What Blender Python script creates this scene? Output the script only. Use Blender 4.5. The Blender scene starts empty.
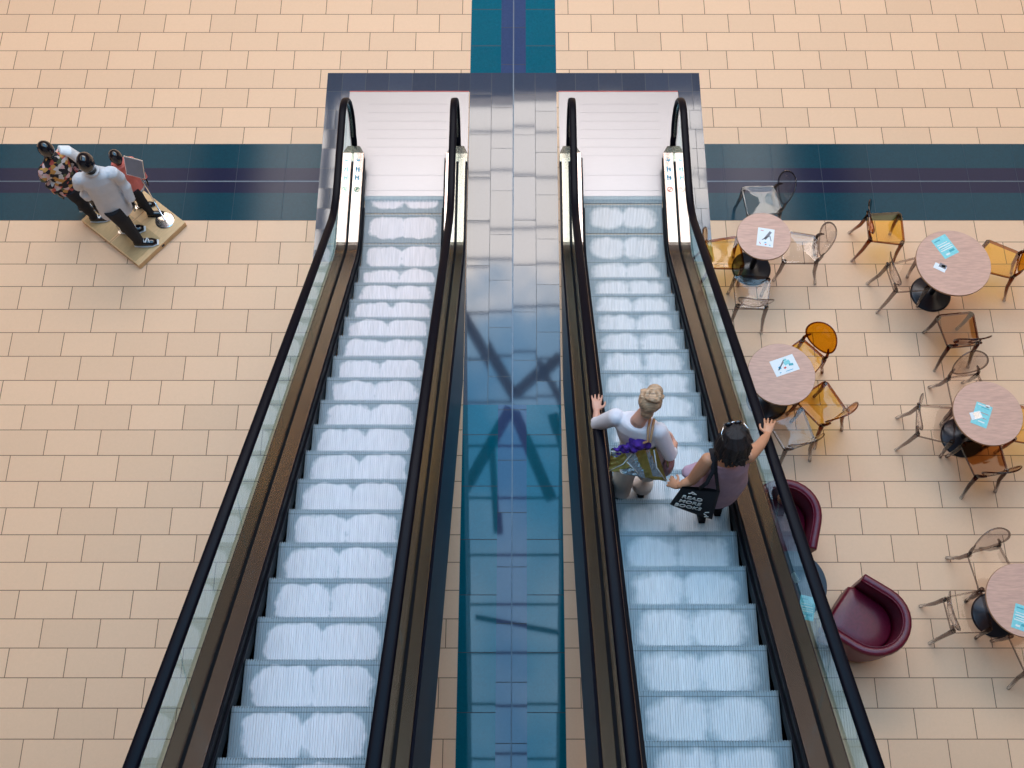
import bpy, bmesh, math, random
from mathutils import Vector, Matrix
random.seed(7)
SC = bpy.context.scene
COL = SC.collection
PI = math.pi

# ------------------------------------------------------------------ camera
H = 11.35
cd = bpy.data.cameras.new('camera'); cam = bpy.data.objects.new('camera', cd); COL.objects.link(cam)
cam.location = (0, 0, H)
cam.rotation_euler = (math.radians(90 - 68), 0, 0)
cd.sensor_width = 36.0
cd.lens = 1090.0 * 36.0 / 1024.0
cd.shift_x = -9 / 1024.0
cd.shift_y = 27 / 1024.0
cd.clip_end = 200
SC.camera = cam
SC.view_settings.view_transform = 'Standard'
SC.view_settings.look = 'None'
SC.view_settings.gamma = 1
SC.view_settings.use_curve_mapping = False
SC.view_settings.exposure = 0.08

# ------------------------------------------------------------------ world and light
w = bpy.data.worlds.new('world'); SC.world = w; w.use_nodes = True
w.node_tree.nodes['Background'].inputs[0].default_value = (0.75, 0.85, 1.0, 1)
w.node_tree.nodes['Background'].inputs[1].default_value = 0.3
SKY_STRENGTH = 5.0
# broad warm fill added below the side ceilings, standing in for small lamps
for sx in (-1, 1):
    ld = bpy.data.lights.new('ceiling_warm_fill', 'AREA'); lo = bpy.data.objects.new('ceiling_warm_fill', ld); COL.objects.link(lo)
    ld.shape = 'RECTANGLE'; ld.size = 7; ld.size_y = 24; ld.energy = 1250; ld.color = (1.0, 0.80, 0.60)
    lo.location = (sx * 14.5, 14, 19.9)

# ------------------------------------------------------------------ materials
def newmat(name):
    m = bpy.data.materials.new(name); m.use_nodes = True
    nt = m.node_tree; b = nt.nodes['Principled BSDF']
    return m, nt, b
def N(nt, t, **k):
    n = nt.nodes.new(t)
    for a, v in k.items(): setattr(n, a, v)
    return n
def ramp(nt, src, stops):
    r = N(nt, 'ShaderNodeValToRGB')
    e = r.color_ramp.elements
    while len(e) < len(stops): e.new(0.5)
    for i, (p, c) in enumerate(stops):
        e[i].position = p; e[i].color = (*c, 1) if len(c) == 3 else c
    nt.links.new(src, r.inputs[0])
    return r.outputs[0]
def M(name, c, rough=0.5, metal=0.0, spec=0.5, var=0.06, scale=12, bump=0.0, stretch=None, coat=0.0):
    """principled with a light procedural mottle of its own colour"""
    m, nt, b = newmat(name)
    tc = N(nt, 'ShaderNodeTexCoord'); mp = N(nt, 'ShaderNodeMapping')
    if stretch: mp.inputs['Scale'].default_value = stretch
    nz = N(nt, 'ShaderNodeTexNoise'); nz.inputs['Scale'].default_value = scale; nz.inputs['Detail'].default_value = 4
    nt.links.new(tc.outputs['Object'], mp.inputs[0]); nt.links.new(mp.outputs[0], nz.inputs['Vector'])
    lo = tuple(max(0, x * (1 - var)) for x in c); hi = tuple(min(1, x * (1 + var)) for x in c)
    col = ramp(nt, nz.outputs['Fac'], [(0.3, lo), (0.7, hi)])
    nt.links.new(col, b.inputs['Base Color'])
    b.inputs['Roughness'].default_value = rough; b.inputs['Metallic'].default_value = metal
    b.inputs['Specular IOR Level'].default_value = spec
    b.inputs['Coat Weight'].default_value = coat
    if bump:
        bp = N(nt, 'ShaderNodeBump'); bp.inputs['Strength'].default_value = bump; bp.inputs['Distance'].default_value = 0.01
        nt.links.new(nz.outputs['Fac'], bp.inputs['Height']); nt.links.new(bp.outputs[0], b.inputs['Normal'])
    return m
def math_(nt, op, a, b=None, c=None):
    n = N(nt, 'ShaderNodeMath', operation=op)
    for i, v in enumerate((a, b, c)):
        if v is None: continue
        if isinstance(v, (int, float)): n.inputs[i].default_value = v
        else: nt.links.new(v, n.inputs[i])
    return n.outputs[0]

def GL(name, tint, edge, gloss=(1, 1, 1), rough=0.02, ior=1.5, blend=0.35):
    """clear sheet: tinted see-through plus a fresnel mirror; edges seen side-on take the edge tint"""
    m = bpy.data.materials.new(name); m.use_nodes = True; nt = m.node_tree; nt.nodes.clear()
    out = N(nt, 'ShaderNodeOutputMaterial'); mx = N(nt, 'ShaderNodeMixShader')
    tr = N(nt, 'ShaderNodeBsdfTransparent'); gl = N(nt, 'ShaderNodeBsdfGlossy'); fr = N(nt, 'ShaderNodeFresnel')
    lw = N(nt, 'ShaderNodeLayerWeight'); lw.inputs[0].default_value = blend
    cm = N(nt, 'ShaderNodeMix', data_type='RGBA')
    cm.inputs[6].default_value = (*tint, 1); cm.inputs[7].default_value = (*edge, 1)
    nt.links.new(lw.outputs['Facing'], cm.inputs[0]); nt.links.new(cm.outputs[2], tr.inputs[0])
    gl.inputs[0].default_value = (*gloss, 1); gl.inputs['Roughness'].default_value = rough; fr.inputs[0].default_value = ior
    gm = N(nt, 'ShaderNodeNewGeometry')
    nt.links.new(math_(nt, 'MULTIPLY', fr.outputs[0], math_(nt, 'SUBTRACT', 1.0, gm.outputs['Backfacing'])), mx.inputs[0]); nt.links.new(tr.outputs[0], mx.inputs[1]); nt.links.new(gl.outputs[0], mx.inputs[2])
    nt.links.new(mx.outputs[0], out.inputs[0])
    return m
def tile_mat(name, base, var, joint, rowh, tilew, y0, offs, shift_right=0.0, rough=0.5, spec=0.5, horizontal=True,
             jw=0.0042, mott=0.05, mscale=30, tilt=0.0, x0=0.0):
    """stone tiles in running bond from world position; rows along X (or along Y if not horizontal)"""
    m, nt, b = newmat(name)
    g = N(nt, 'ShaderNodeNewGeometry'); sp = N(nt, 'ShaderNodeSeparateXYZ'); nt.links.new(g.outputs['Position'], sp.inputs[0])
    X, Y = (sp.outputs[0], sp.outputs[1]) if horizontal else (sp.outputs[1], sp.outputs[0])
    v = math_(nt, 'DIVIDE', math_(nt, 'SUBTRACT', Y, y0), rowh)
    row = math_(nt, 'FLOOR', v); fv = math_(nt, 'FRACT', v)
    par = math_(nt, 'ABSOLUTE', math_(nt, 'MODULO', row, 2.0))
    par2 = math_(nt, 'ABSOLUTE', math_(nt, 'MODULO', row, 4.0))
    off = math_(nt, 'ADD', math_(nt, 'MULTIPLY', par, offs[1] - offs[0]), offs[0])
    off = math_(nt, 'ADD', off, math_(nt, 'MULTIPLY', math_(nt, 'GREATER_THAN', par2, 2.5), -0.06))
    if shift_right:
        off = math_(nt, 'ADD', off, math_(nt, 'MULTIPLY', math_(nt, 'GREATER_THAN', X, 0.0), shift_right))
    u = math_(nt, 'DIVIDE', math_(nt, 'SUBTRACT', math_(nt, 'SUBTRACT', X, x0), off), tilew)
    cellx = math_(nt, 'FLOOR', u); fu = math_(nt, 'FRACT', u)
    du = math_(nt, 'MULTIPLY', math_(nt, 'MINIMUM', fu, math_(nt, 'SUBTRACT', 1.0, fu)), tilew)
    dv = math_(nt, 'MULTIPLY', math_(nt, 'MINIMUM', fv, math_(nt, 'SUBTRACT', 1.0, fv)), rowh)
    d = math_(nt, 'MINIMUM', du, dv)
    isj = math_(nt, 'LESS_THAN', d, jw)
    cb = N(nt, 'ShaderNodeCombineXYZ'); nt.links.new(cellx, cb.inputs[0]); nt.links.new(row, cb.inputs[1])
    wn = N(nt, 'ShaderNodeTexWhiteNoise'); nt.links.new(cb.outputs[0], wn.inputs['Vector'])
    nz = N(nt, 'ShaderNodeTexNoise'); nz.inputs['Scale'].default_value = mscale; nz.inputs['Detail'].default_value = 6; nz.inputs['Distortion'].default_value = 1.2
    nt.links.new(g.outputs['Position'], nz.inputs['Vector'])
    hsv = N(nt, 'ShaderNodeHueSaturation'); hsv.inputs['Color'].default_value = (*base, 1)
    val = math_(nt, 'ADD', 1.0 - var - mott, math_(nt, 'MULTIPLY', wn.outputs['Value'], 2 * var))
    val = math_(nt, 'ADD', val, math_(nt, 'MULTIPLY', nz.outputs['Fac'], 2 * mott))
    nt.links.new(val, hsv.inputs['Value'])
    mx = N(nt, 'ShaderNodeMix', data_type='RGBA'); nt.links.new(isj, mx.inputs[0]); nt.links.new(hsv.outputs[0], mx.inputs[6])
    mx.inputs[7].default_value = (*joint, 1)
    nt.links.new(mx.outputs[2], b.inputs['Base Color'])
    b.inputs['Roughness'].default_value = rough; b.inputs['Specular IOR Level'].default_value = spec
    nt.links.new(math_(nt, 'ADD', rough, math_(nt, 'MULTIPLY', isj, 0.5)), b.inputs['Roughness'])
    if tilt:
        # each slab lies a hair out of level, so reflections jump from slab to slab
        sb = N(nt, 'ShaderNodeVectorMath', operation='SUBTRACT'); nt.links.new(wn.outputs['Color'], sb.inputs[0]); sb.inputs[1].default_value = (.5, .5, .5)
        sc_ = N(nt, 'ShaderNodeVectorMath', operation='MULTIPLY'); nt.links.new(sb.outputs[0], sc_.inputs[0]); sc_.inputs[1].default_value = (tilt, tilt, 0)
        ad = N(nt, 'ShaderNodeVectorMath', operation='ADD'); nt.links.new(g.outputs['Normal'], ad.inputs[0]); nt.links.new(sc_.outputs[0], ad.inputs[1])
        nm = N(nt, 'ShaderNodeVectorMath', operation='NORMALIZE'); nt.links.new(ad.outputs[0], nm.inputs[0])
        nt.links.new(nm.outputs[0], b.inputs['Normal'])
    return m

MT = {}
MT['beige'] = tile_mat('beige_tile', (0.76, 0.485, 0.31), 0.045, (0.20, 0.11, 0.07), 0.30145, 0.6, 7.071, (0.12, 0.42), 0.25, rough=0.42, spec=0.35, tilt=0.0)
MT['beige_n'] = tile_mat('beige_tile_north', (0.76, 0.485, 0.31), 0.045, (0.20, 0.11, 0.07), 0.2985, 0.6, 8.427, (0.43, 0.13), 0.19, rough=0.42, spec=0.35)
MT['teal'] = tile_mat('teal_tile', (0.003, 0.105, 0.155), 0.08, (0.01, 0.02, 0.03), 5.0, 0.6, -3.0, (0.1, 0.1), rough=0.03, spec=0.55, horizontal=False, mott=0.25, tilt=0.004)
MT['teal_x'] = tile_mat('teal_tile_cross', (0.003, 0.045, 0.068), 0.08, (0.03, 0.06, 0.08), 5.0, 0.6, -3.0, (0.1, 0.1), rough=0.12, spec=0.15, horizontal=True, mott=0.3, jw=0.003, tilt=0.004)
MT['plum'] = tile_mat('plum_tile', (0.04, 0.065, 0.15), 0.08, (0.01, 0.015, 0.03), 5.0, 0.6, -3.0, (0.4, 0.4), rough=0.03, spec=0.6, horizontal=False, mott=0.15, tilt=0.004)
MT['plum_x'] = tile_mat('plum_tile_cross', (0.013, 0.016, 0.045), 0.08, (0.045, 0.05, 0.07), 5.0, 0.6, -3.0, (0.1, 0.1), rough=0.12, spec=0.15, horizontal=True, mott=0.15, jw=0.003, tilt=0.004)
MT['slate'] = tile_mat('slate_tile', (0.045, 0.058, 0.09), 0.12, (0.02, 0.024, 0.035), 0.29, 0.298, 9.266, (0.1, 0.1), rough=0.05, spec=0.8, mott=0.10, tilt=0.006, jw=0.003)
MT['slate_y'] = tile_mat('slate_tile_long', (0.045, 0.06, 0.095), 0.12, (0.02, 0.024, 0.035), 0.2775, 0.62, -0.652, (0.25, 0.05), rough=0.04, spec=0.8, horizontal=False, mott=0.10, tilt=0.006, jw=0.003)
MT['strip'] = M('strip_metal', (0.10, 0.13, 0.17), 0.45, 0.6)
MT['white_steel'] = M('landing_steel', (0.235, 0.228, 0.242), 0.33, 0.9, var=0.03, stretch=(1, 40, 1), scale=8)
MT['deck_in'] = M('brushed_steel_rosy_reflection', (0.50, 0.42, 0.40), 0.24, 1.0, var=0.05, stretch=(40, 1, 1), scale=6)  # rosy brown reflection on the inner deck put into the steel's colour
MT['deck'] = M('brushed_steel_dim_reflection', (0.33, 0.33, 0.30), 0.24, 1.0, var=0.05, stretch=(40, 1, 1), scale=6)  # same steel, coloured darker and greener for the outer deck's dimmer reflection
MT['skirt'] = M('black_skirt', (0.003, 0.004, 0.008), 0.5, 0.0, spec=0.15)
MT['rubber'] = M('black_rubber', (0.002, 0.002, 0.006), 0.45, 0.0, spec=0.12)
MT['clad'] = M('dark_cladding', (0.003, 0.005, 0.012), 0.35, 0.0, spec=0.12)
MT['wood'] = M('pink_beech', (0.60, 0.35, 0.27), 0.40, 0.0, var=0.12, scale=5, stretch=(2, 14, 2), spec=0.4)
MT['wood_edge'] = M('beech_edge', (0.40, 0.20, 0.11), 0.45)
MT['black_metal'] = M('black_powder_coat', (0.008, 0.012, 0.022), 0.28, 0.2)
MT['chrome'] = M('brushed_chrome', (0.8, 0.8, 0.82), 0.18, 1.0)
MT['leather'] = M('wine_leather', (0.115, 0.002, 0.016), 0.38, 0.0, var=0.2, scale=40, bump=0.12, spec=0.5)
MT['clear'] = GL('clear_plastic', (0.93, 0.91, 0.90), (0.80, 0.77, 0.77), ior=1.5, rough=0.05)
MT['clear_edge'] = GL('clear_plastic_rod', (0.56, 0.52, 0.52), (0.28, 0.25, 0.26), ior=1.5, rough=0.05)
MT['amber'] = GL('amber_plastic', (0.88, 0.60, 0.12), (0.72, 0.40, 0.05), ior=1.5, rough=0.06)
MT['amber_edge'] = GL('amber_plastic_rod', (0.45, 0.20, 0.04), (0.20, 0.07, 0.01), ior=1.5, rough=0.06)
MT['brown'] = GL('brown_plastic', (0.52, 0.27, 0.09), (0.38, 0.16, 0.04), ior=1.5, rough=0.06)
MT['brown_edge'] = GL('brown_plastic_rod', (0.28, 0.09, 0.03), (0.10, 0.03, 0.01), ior=1.5, rough=0.06)
MT['glass'] = GL('balustrade_glass', (0.90, 0.96, 0.96), (0.5, 0.75, 0.76), ior=2.3, rough=0.01, blend=0.2)
MT['plywood'] = M('pale_plywood', (0.70, 0.45, 0.23), 0.5, var=0.08, scale=4, stretch=(3, 12, 3))
MT['plywood_dark'] = M('plywood_inset', (0.50, 0.33, 0.16), 0.5, var=0.08, scale=4, stretch=(3, 12, 3))
MT['gloss_black'] = M('gloss_black', (0.006, 0.006, 0.01), 0.10, spec=0.7)
MT['shirt_white'] = M('pale_cotton', (0.66, 0.66, 0.70), 0.85, bump=0.4, scale=9)
MT['knit_white'] = M('white_knit', (0.80, 0.74, 0.78), 0.9, bump=0.5, scale=7)
MT['pink_cloth'] = M('pink_hoodie', (0.75, 0.20, 0.17), 0.85, bump=0.5, scale=10)
MT['lilac'] = M('lilac_linen', (0.47, 0.29, 0.36), 0.9, bump=0.5, scale=10, var=0.12)
MT['trouser_cream'] = M('cream_trousers', (0.80, 0.70, 0.66), 0.85, bump=0.4, scale=9)
MT['black_cloth'] = M('black_cloth', (0.008, 0.008, 0.013), 0.85, bump=0.3)
MT['skin'] = M('skin', (0.60, 0.27, 0.15), 0.5, var=0.05)
MT['skin_pale'] = M('skin_pale', (0.62, 0.31, 0.22), 0.5, var=0.05)
MT['blonde'] = M('blonde_hair', (0.50, 0.31, 0.19), 0.5, var=0.45, scale=14, stretch=(1, 5, 2), bump=0.6)
MT['dark_hair'] = M('dark_brown_hair', (0.012, 0.005, 0.005), 0.6, var=0.5, scale=30, stretch=(5, 5, 1), bump=0.6)
MT['paper'] = M('white_paper', (0.80, 0.82, 0.84), 0.6, var=0.02)
MT['cyan'] = M('cyan_print', (0.22, 0.62, 0.66), 0.5, var=0.1, scale=30)
MT['cyan_dark'] = M('cyan_dark_print', (0.05, 0.35, 0.42), 0.5)
MT['white_print'] = M('white_print', (0.80, 0.78, 0.74), 0.7, var=0.02)
MT['grey_print'] = M('grey_print', (0.22, 0.20, 0.22), 0.6)
MT['red_print'] = M('red_print', (0.6, 0.08, 0.06), 0.6)
MT['blue_print'] = M('blue_print', (0.08, 0.40, 0.60), 0.6)
MT['green_print'] = M('green_print', (0.02, 0.25, 0.12), 0.6)
MT['gold'] = M('gold_foil', (0.48, 0.34, 0.09), 0.28, 0.75, bump=0.5, scale=8)
MT['silver'] = M('silver_foil', (0.52, 0.55, 0.60), 0.25, 0.75, bump=0.5, scale=8)
MT['purple'] = M('purple_scarf', (0.06, 0.015, 0.22), 0.9, bump=1.0, scale=25, var=0.4)
MT['tan_strap'] = M('tan_strap', (0.45, 0.24, 0.12), 0.4)
MT['rose_bag'] = M('rose_leather', (0.33, 0.16, 0.17), 0.45)
MT['concrete'] = M('painted_plaster', (0.5, 0.46, 0.42), 0.8)
MT['wall_dark'] = M('dark_shopfront', (0.12, 0.085, 0.07), 0.6, var=0.4, scale=0.6, stretch=(1, 1, 4))
MT['steel_paint'] = M('blue_grey_steel', (0.22, 0.28, 0.34), 0.5)
def emit(name, c, s):
    m = bpy.data.materials.new(name); m.use_nodes = True; nt = m.node_tree; nt.nodes.clear()
    out = N(nt, 'ShaderNodeOutputMaterial'); e = N(nt, 'ShaderNodeEmission'); e.inputs[0].default_value = (*c, 1); e.inputs[1].default_value = s
    nt.links.new(e.outputs[0], out.inputs[0]); return m
MT['lamp_warm'] = emit('warm_lamp', (1.0, 0.50, 0.12), 5)
MT['lamp_white'] = emit('white_lamp', (1.0, 0.95, 0.92), 4)
def floral():
    m, nt, b = newmat('floral_print')
    tc = N(nt, 'ShaderNodeTexCoord'); v = N(nt, 'ShaderNodeTexVoronoi'); v.inputs['Scale'].default_value = 22
    nt.links.new(tc.outputs['Object'], v.inputs['Vector'])
    sp = N(nt, 'ShaderNodeSeparateColor'); nt.links.new(v.outputs['Color'], sp.inputs[0])
    r = N(nt, 'ShaderNodeValToRGB'); r.color_ramp.interpolation = 'CONSTANT'
    e = r.color_ramp.elements
    cols = [(0, (.012, .012, .02)), (.42, (.65, .6, .58)), (.58, (.55, .10, .08)), (.70, (.60, .30, .08)), (.80, (.10, .12, .06)), (.88, (.7, .45, .45))]
    while len(e) < len(cols): e.new(.5)
    for i, (p, c) in enumerate(cols): e[i].position = p; e[i].color = (*c, 1)
    nt.links.new(sp.outputs[0], r.inputs[0]); nt.links.new(r.outputs[0], b.inputs['Base Color']); b.inputs['Roughness'].default_value = .8
    return m
MT['floral'] = floral()
def step_mat(name, wear_lo, wear_hi, base, worn, gap):
    """ribbed aluminium tread with two foot-worn bright patches"""
    m, nt, b = newmat(name)
    tc = N(nt, 'ShaderNodeTexCoord'); oi = N(nt, 'ShaderNodeObjectInfo')
    sp = N(nt, 'ShaderNodeSeparateXYZ'); nt.links.new(tc.outputs['Object'], sp.inputs[0])
    ax = math_(nt, 'ABSOLUTE', sp.outputs[0])
    dx = math_(nt, 'DIVIDE', math_(nt, 'SUBTRACT', ax, gap), 0.228)
    dy = math_(nt, 'DIVIDE', math_(nt, 'ADD', sp.outputs[1], 0.190), 0.160)
    p4 = math_(nt, 'ADD', math_(nt, 'POWER', math_(nt, 'ABSOLUTE', dx), 3.0), math_(nt, 'POWER', math_(nt, 'ABSOLUTE', dy), 3.0))
    ad = N(nt, 'ShaderNodeVectorMath', operation='ADD'); cb = N(nt, 'ShaderNodeCombineXYZ')
    nt.links.new(math_(nt, 'MULTIPLY', oi.outputs['Random'], 37.0), cb.inputs[2])
    nt.links.new(tc.outputs['Object'], ad.inputs[0]); nt.links.new(cb.outputs[0], ad.inputs[1])
    nz = N(nt, 'ShaderNodeTexNoise'); nz.inputs['Scale'].default_value = 9; nz.inputs['Detail'].default_value = 5
    nt.links.new(ad.outputs[0], nz.inputs['Vector'])
    q = math_(nt, 'ADD', p4, math_(nt, 'MULTIPLY', math_(nt, 'SUBTRACT', nz.outputs['Fac'], 0.5), 1.5))
    col = ramp(nt, q, [(wear_lo, worn), (wear_hi, base)])
    mp = N(nt, 'ShaderNodeMapping'); mp.inputs['Scale'].default_value = (70, 4, 1); nt.links.new(ad.outputs[0], mp.inputs[0])
    n2 = N(nt, 'ShaderNodeTexNoise'); n2.inputs['Scale'].default_value = 1; n2.inputs['Detail'].default_value = 2; nt.links.new(mp.outputs[0], n2.inputs['Vector'])
    hs = N(nt, 'ShaderNodeHueSaturation'); nt.links.new(col, hs.inputs['Color'])
    ln = math_(nt, 'LESS_THAN', math_(nt, 'ABSOLUTE', math_(nt, 'ADD', sp.outputs[1], 0.034)), 0.0035)
    vv = math_(nt, 'ADD', 0.80, math_(nt, 'MULTIPLY', n2.outputs['Fac'], 0.40))
    nt.links.new(math_(nt, 'MULTIPLY', vv, math_(nt, 'SUBTRACT', 1.0, math_(nt, 'MULTIPLY', ln, 0.45))), hs.inputs['Value'])
    nt.links.new(hs.outputs[0], b.inputs['Base Color'])
    b.inputs['Roughness'].default_value = 0.45; b.inputs['Metallic'].default_value = 0.25
    return m
MT['step_l'] = step_mat('ribbed_tread_lilac', 0.65, 1.15, (0.28, 0.30, 0.315), (0.67, 0.59, 0.59), 0.195)
MT['step_r'] = step_mat('ribbed_tread_blue', 0.35, 1.1, (0.26, 0.30, 0.32), (0.59, 0.56, 0.56), 0.19)

# ------------------------------------------------------------------ mesh helpers
class MB:
    def __init__(s): s.v = []; s.f = []; s.mi = []; s.cur = 0
    def add(s, vs, fs):
        o = len(s.v); s.v += [tuple(v) for v in vs]
        for f in fs: s.f.append(tuple(i + o for i in f)); s.mi.append(s.cur)
        return s
    def box(s, x0, x1, y0, y1, z0, z1, mat=None):
        vs = [Vector((x, y, z)) for z in (z0, z1) for y in (y0, y1) for x in (x0, x1)]
        if mat is not None: vs = [mat @ v for v in vs]
        return s.add(vs, [(0, 2, 3, 1), (4, 5, 7, 6), (0, 1, 5, 4), (2, 6, 7, 3), (0, 4, 6, 2), (1, 3, 7, 5)])
    def rings(s, rr, closed_ring=True, cap=True, loop=False):
        n = len(rr[0]); vs = [p for r in rr for p in r]; fs = []
        R = len(rr)
        for i in range(R if loop else R - 1):
            a = i * n; b = ((i + 1) % R) * n
            for j in range(n if closed_ring else n - 1):
                k = (j + 1) % n
                fs.append((a + j, a + k, b + k, b + j))
        if cap and not loop:
            fs.append(tuple(reversed(range(n)))); fs.append(tuple((R - 1) * n + j for j in range(n)))
        return s.add(vs, fs)
    def loft(s, secs, n=16, cap=True):
        """secs: (centre, rx, ry, xaxis) - an elliptical ring per section"""
        cs = [Vector(q[0]) for q in secs]; rr = []
        for i, (c, rx, ry, xa) in enumerate(secs):
            d = (cs[min(i + 1, len(cs) - 1)] - cs[max(i - 1, 0)]).normalized()
            xa = Vector(xa); xa = (xa - d * xa.dot(d)).normalized(); ya = d.cross(xa)
            rr.append([cs[i] + xa * rx * math.cos(2 * PI * k / n) + ya * ry * math.sin(2 * PI * k / n) for k in range(n)])
        return s.rings(rr, cap=cap)
    def tube(s, pts, r, n=10, flat=1.0, up=(0, 0, 1)):
        pts = [Vector(p) for p in pts]
        rs = r if isinstance(r, (list, tuple)) else [r] * len(pts)
        u = Vector(up); secs = []
        for i, p in enumerate(pts):
            d = (pts[min(i + 1, len(pts) - 1)] - pts[max(i - 1, 0)]).normalized()
            xa = d.cross(u)
            if xa.length < 0.1: xa = d.cross(Vector((0, 1, 0)))
            secs.append((p, rs[i], rs[i] * flat, xa.normalized()))
        return s.loft(secs, n)
    def ell(s, c, r, n=16, m=10, mat=None):
        c = Vector(c); rr = []
        for i in range(1, m):
            a = PI * i / m
            rr.append([Vector((r[0] * math.sin(a) * math.cos(2 * PI * k / n), r[1] * math.sin(a) * math.sin(2 * PI * k / n), -r[2] * math.cos(a))) for k in range(n)])
        if mat is not None: rr = [[mat @ p for p in q] for q in rr]
        return s.rings([[p + c for p in q] for q in rr])
    def lathe(s, prof, n=40, c=(0, 0, 0)):
        return s.rings([[Vector((c[0] + r * math.cos(2 * PI * k / n), c[1] + r * math.sin(2 * PI * k / n), c[2] + z)) for k in range(n)] for r, z in prof])
    def prism(s, poly, z0, z1, mat=None):
        n = len(poly)
        vs = [Vector((x, y, z)) for z in (z0, z1) for x, y in poly]
        if mat is not None: vs = [mat @ v for v in vs]
        return s.add(vs, [tuple(reversed(range(n))), tuple(range(n, 2 * n))] + [(i, (i + 1) % n, (i + 1) % n + n, i + n) for i in range(n)])
    def yz(s, poly, x0, x1):
        n = len(poly)
        vs = [Vector((x, y, z)) for x in (x0, x1) for y, z in poly]
        return s.add(vs, [tuple(reversed(range(n))), tuple(range(n, 2 * n))] + [(i, (i + 1) % n, (i + 1) % n + n, i + n) for i in range(n)])
    def mesh(s, name, off=None):
        me = bpy.data.meshes.new(name)
        vs = s.v if off is None else [(a - off[0], b - off[1], c - off[2]) for a, b, c in s.v]
        me.from_pydata(vs, [], s.f); me.update()
        bm = bmesh.new(); bm.from_mesh(me); bmesh.ops.recalc_face_normals(bm, faces=bm.faces); bm.to_mesh(me); bm.free()
        return me
def tag(o, label=None, cat=None, group=None, kind=None):
    if label: o['label'] = label
    if cat: o['category'] = cat
    if group: o['group'] = group
    if kind: o['kind'] = kind
    return o
def thing(name, label, cat, loc=(0, 0, 0), rz=0, group=None):
    o = bpy.data.objects.new(name, None); COL.objects.link(o); o.location = loc; o.rotation_euler = (0, 0, rz)
    o.empty_display_size = 0.1
    return tag(o, label, cat, group)
def put(name, mb, mats, parent=None, world=None, smooth=False, bevel=0, label=None, remesh=0, smooth_it=0, origin=None):
    """link the builder's geometry as one object; world=thing whose origin is subtracted (geometry given in world space)"""
    off = None
    if world is not None:
        off = world
    me = mb.mesh(name, off)
    ms = mats if isinstance(mats, (list, tuple)) else [mats]
    for m in ms: me.materials.append(MT[m])
    if len(ms) > 1:
        for p, i in zip(me.polygons, mb.mi): p.material_index = i
    o = bpy.data.objects.new(name, me); COL.objects.link(o)
    if parent is not None: o.parent = parent
    if smooth:
        for p in me.polygons: p.use_smooth = True
    if bevel:
        b = o.modifiers.new('bevel', 'BEVEL'); b.width = bevel; b.segments = 2; b.limit_method = 'ANGLE'; b.angle_limit = 0.7
        if smooth: o.modifiers.new('wn', 'WEIGHTED_NORMAL').keep_sharp = True
    if remesh:
        r = o.modifiers.new('r', 'REMESH'); r.mode = 'VOXEL'; r.voxel_size = remesh; r.use_smooth_shade = True
        if smooth_it:
            q = o.modifiers.new('s', 'SMOOTH'); q.iterations = smooth_it; q.factor = 0.5
        dg = bpy.context.evaluated_depsgraph_get(); ev = o.evaluated_get(dg)
        nm = bpy.data.meshes.new_from_object(ev); o.modifiers.clear(); o.data = nm; nm.name = name
        for p in nm.polygons: p.use_smooth = True
    if label: o['label'] = label
    return o
def struct(name, mb, mat, **k):
    o = put(name, mb, mat, **k); o['kind'] = 'structure'; return o

# ------------------------------------------------------------------ the hall
LX0, LX1 = -0.652, 0.452        # lane
b = MB(); b.box(-20, 20, -12, 7.62, -0.3, 0.0); b.box(-20, 20, 7.62, 30, -0.3, 0.0)
me_floor = struct('floor', b, ['beige', 'beige_n'])
for i, p in enumerate(me_floor.data.polygons): p.material_index = 1 if p.center.y > 7.6 else 0
T1 = 0.0015
def slab(name, mat, rects, z0=-0.004, z1=T1):
    b = MB()
    for x0, x1, y0, y1 in rects: b.box(x0, x1, y0, y1, z0, z1)
    return struct(name, b, mat)
FX0, FX1 = -2.478, 2.285
# cross band: teal, plum, metal line, plum, teal
for nm, mt, y0, y1 in (('trim_1', 'teal_x', 7.818, 8.175), ('trim_2', 'plum_x', 7.632, 7.818), ('trim_3', 'plum_x', 7.459, 7.62), ('trim_4', 'teal_x', 7.071, 7.459)):
    slab(nm, mt, [(-20, FX0, y0, y1), (FX1, 20, y0, y1)])
slab('trim_5', 'strip', [(-20, FX0, 7.618, 7.634), (FX1, 20, 7.618, 7.634)], z1=0.002)
# long lane north of the frame and south of it
LAN = [(9.266, 30), (-12, 4.66)]
slab('trim_6', 'teal', [(LX0, -0.257, a, c) for a, c in LAN] + [(0.062, LX1, a, c) for a, c in LAN])
slab('trim_7', 'plum', [(-0.257, -0.104, a, c) for a, c in LAN] + [(-0.09, 0.062, a, c) for a, c in LAN])
slab('trim_8', 'strip', [(-0.104, -0.09, -12, 30)], z1=0.002)
# slate frame round the escalator landings
slab('trim_9', 'slate', [(FX0, LX0, 8.968, 9.266), (LX1, FX1, 8.968, 9.266), (FX0, -2.18, 6.5, 8.968), (2.0, FX1, 6.5, 8.968)])
slab('trim_10', 'slate_y', [(LX0, -0.104, 4.66, 9.266), (-0.09, LX1, 4.66, 9.266)])
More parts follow.
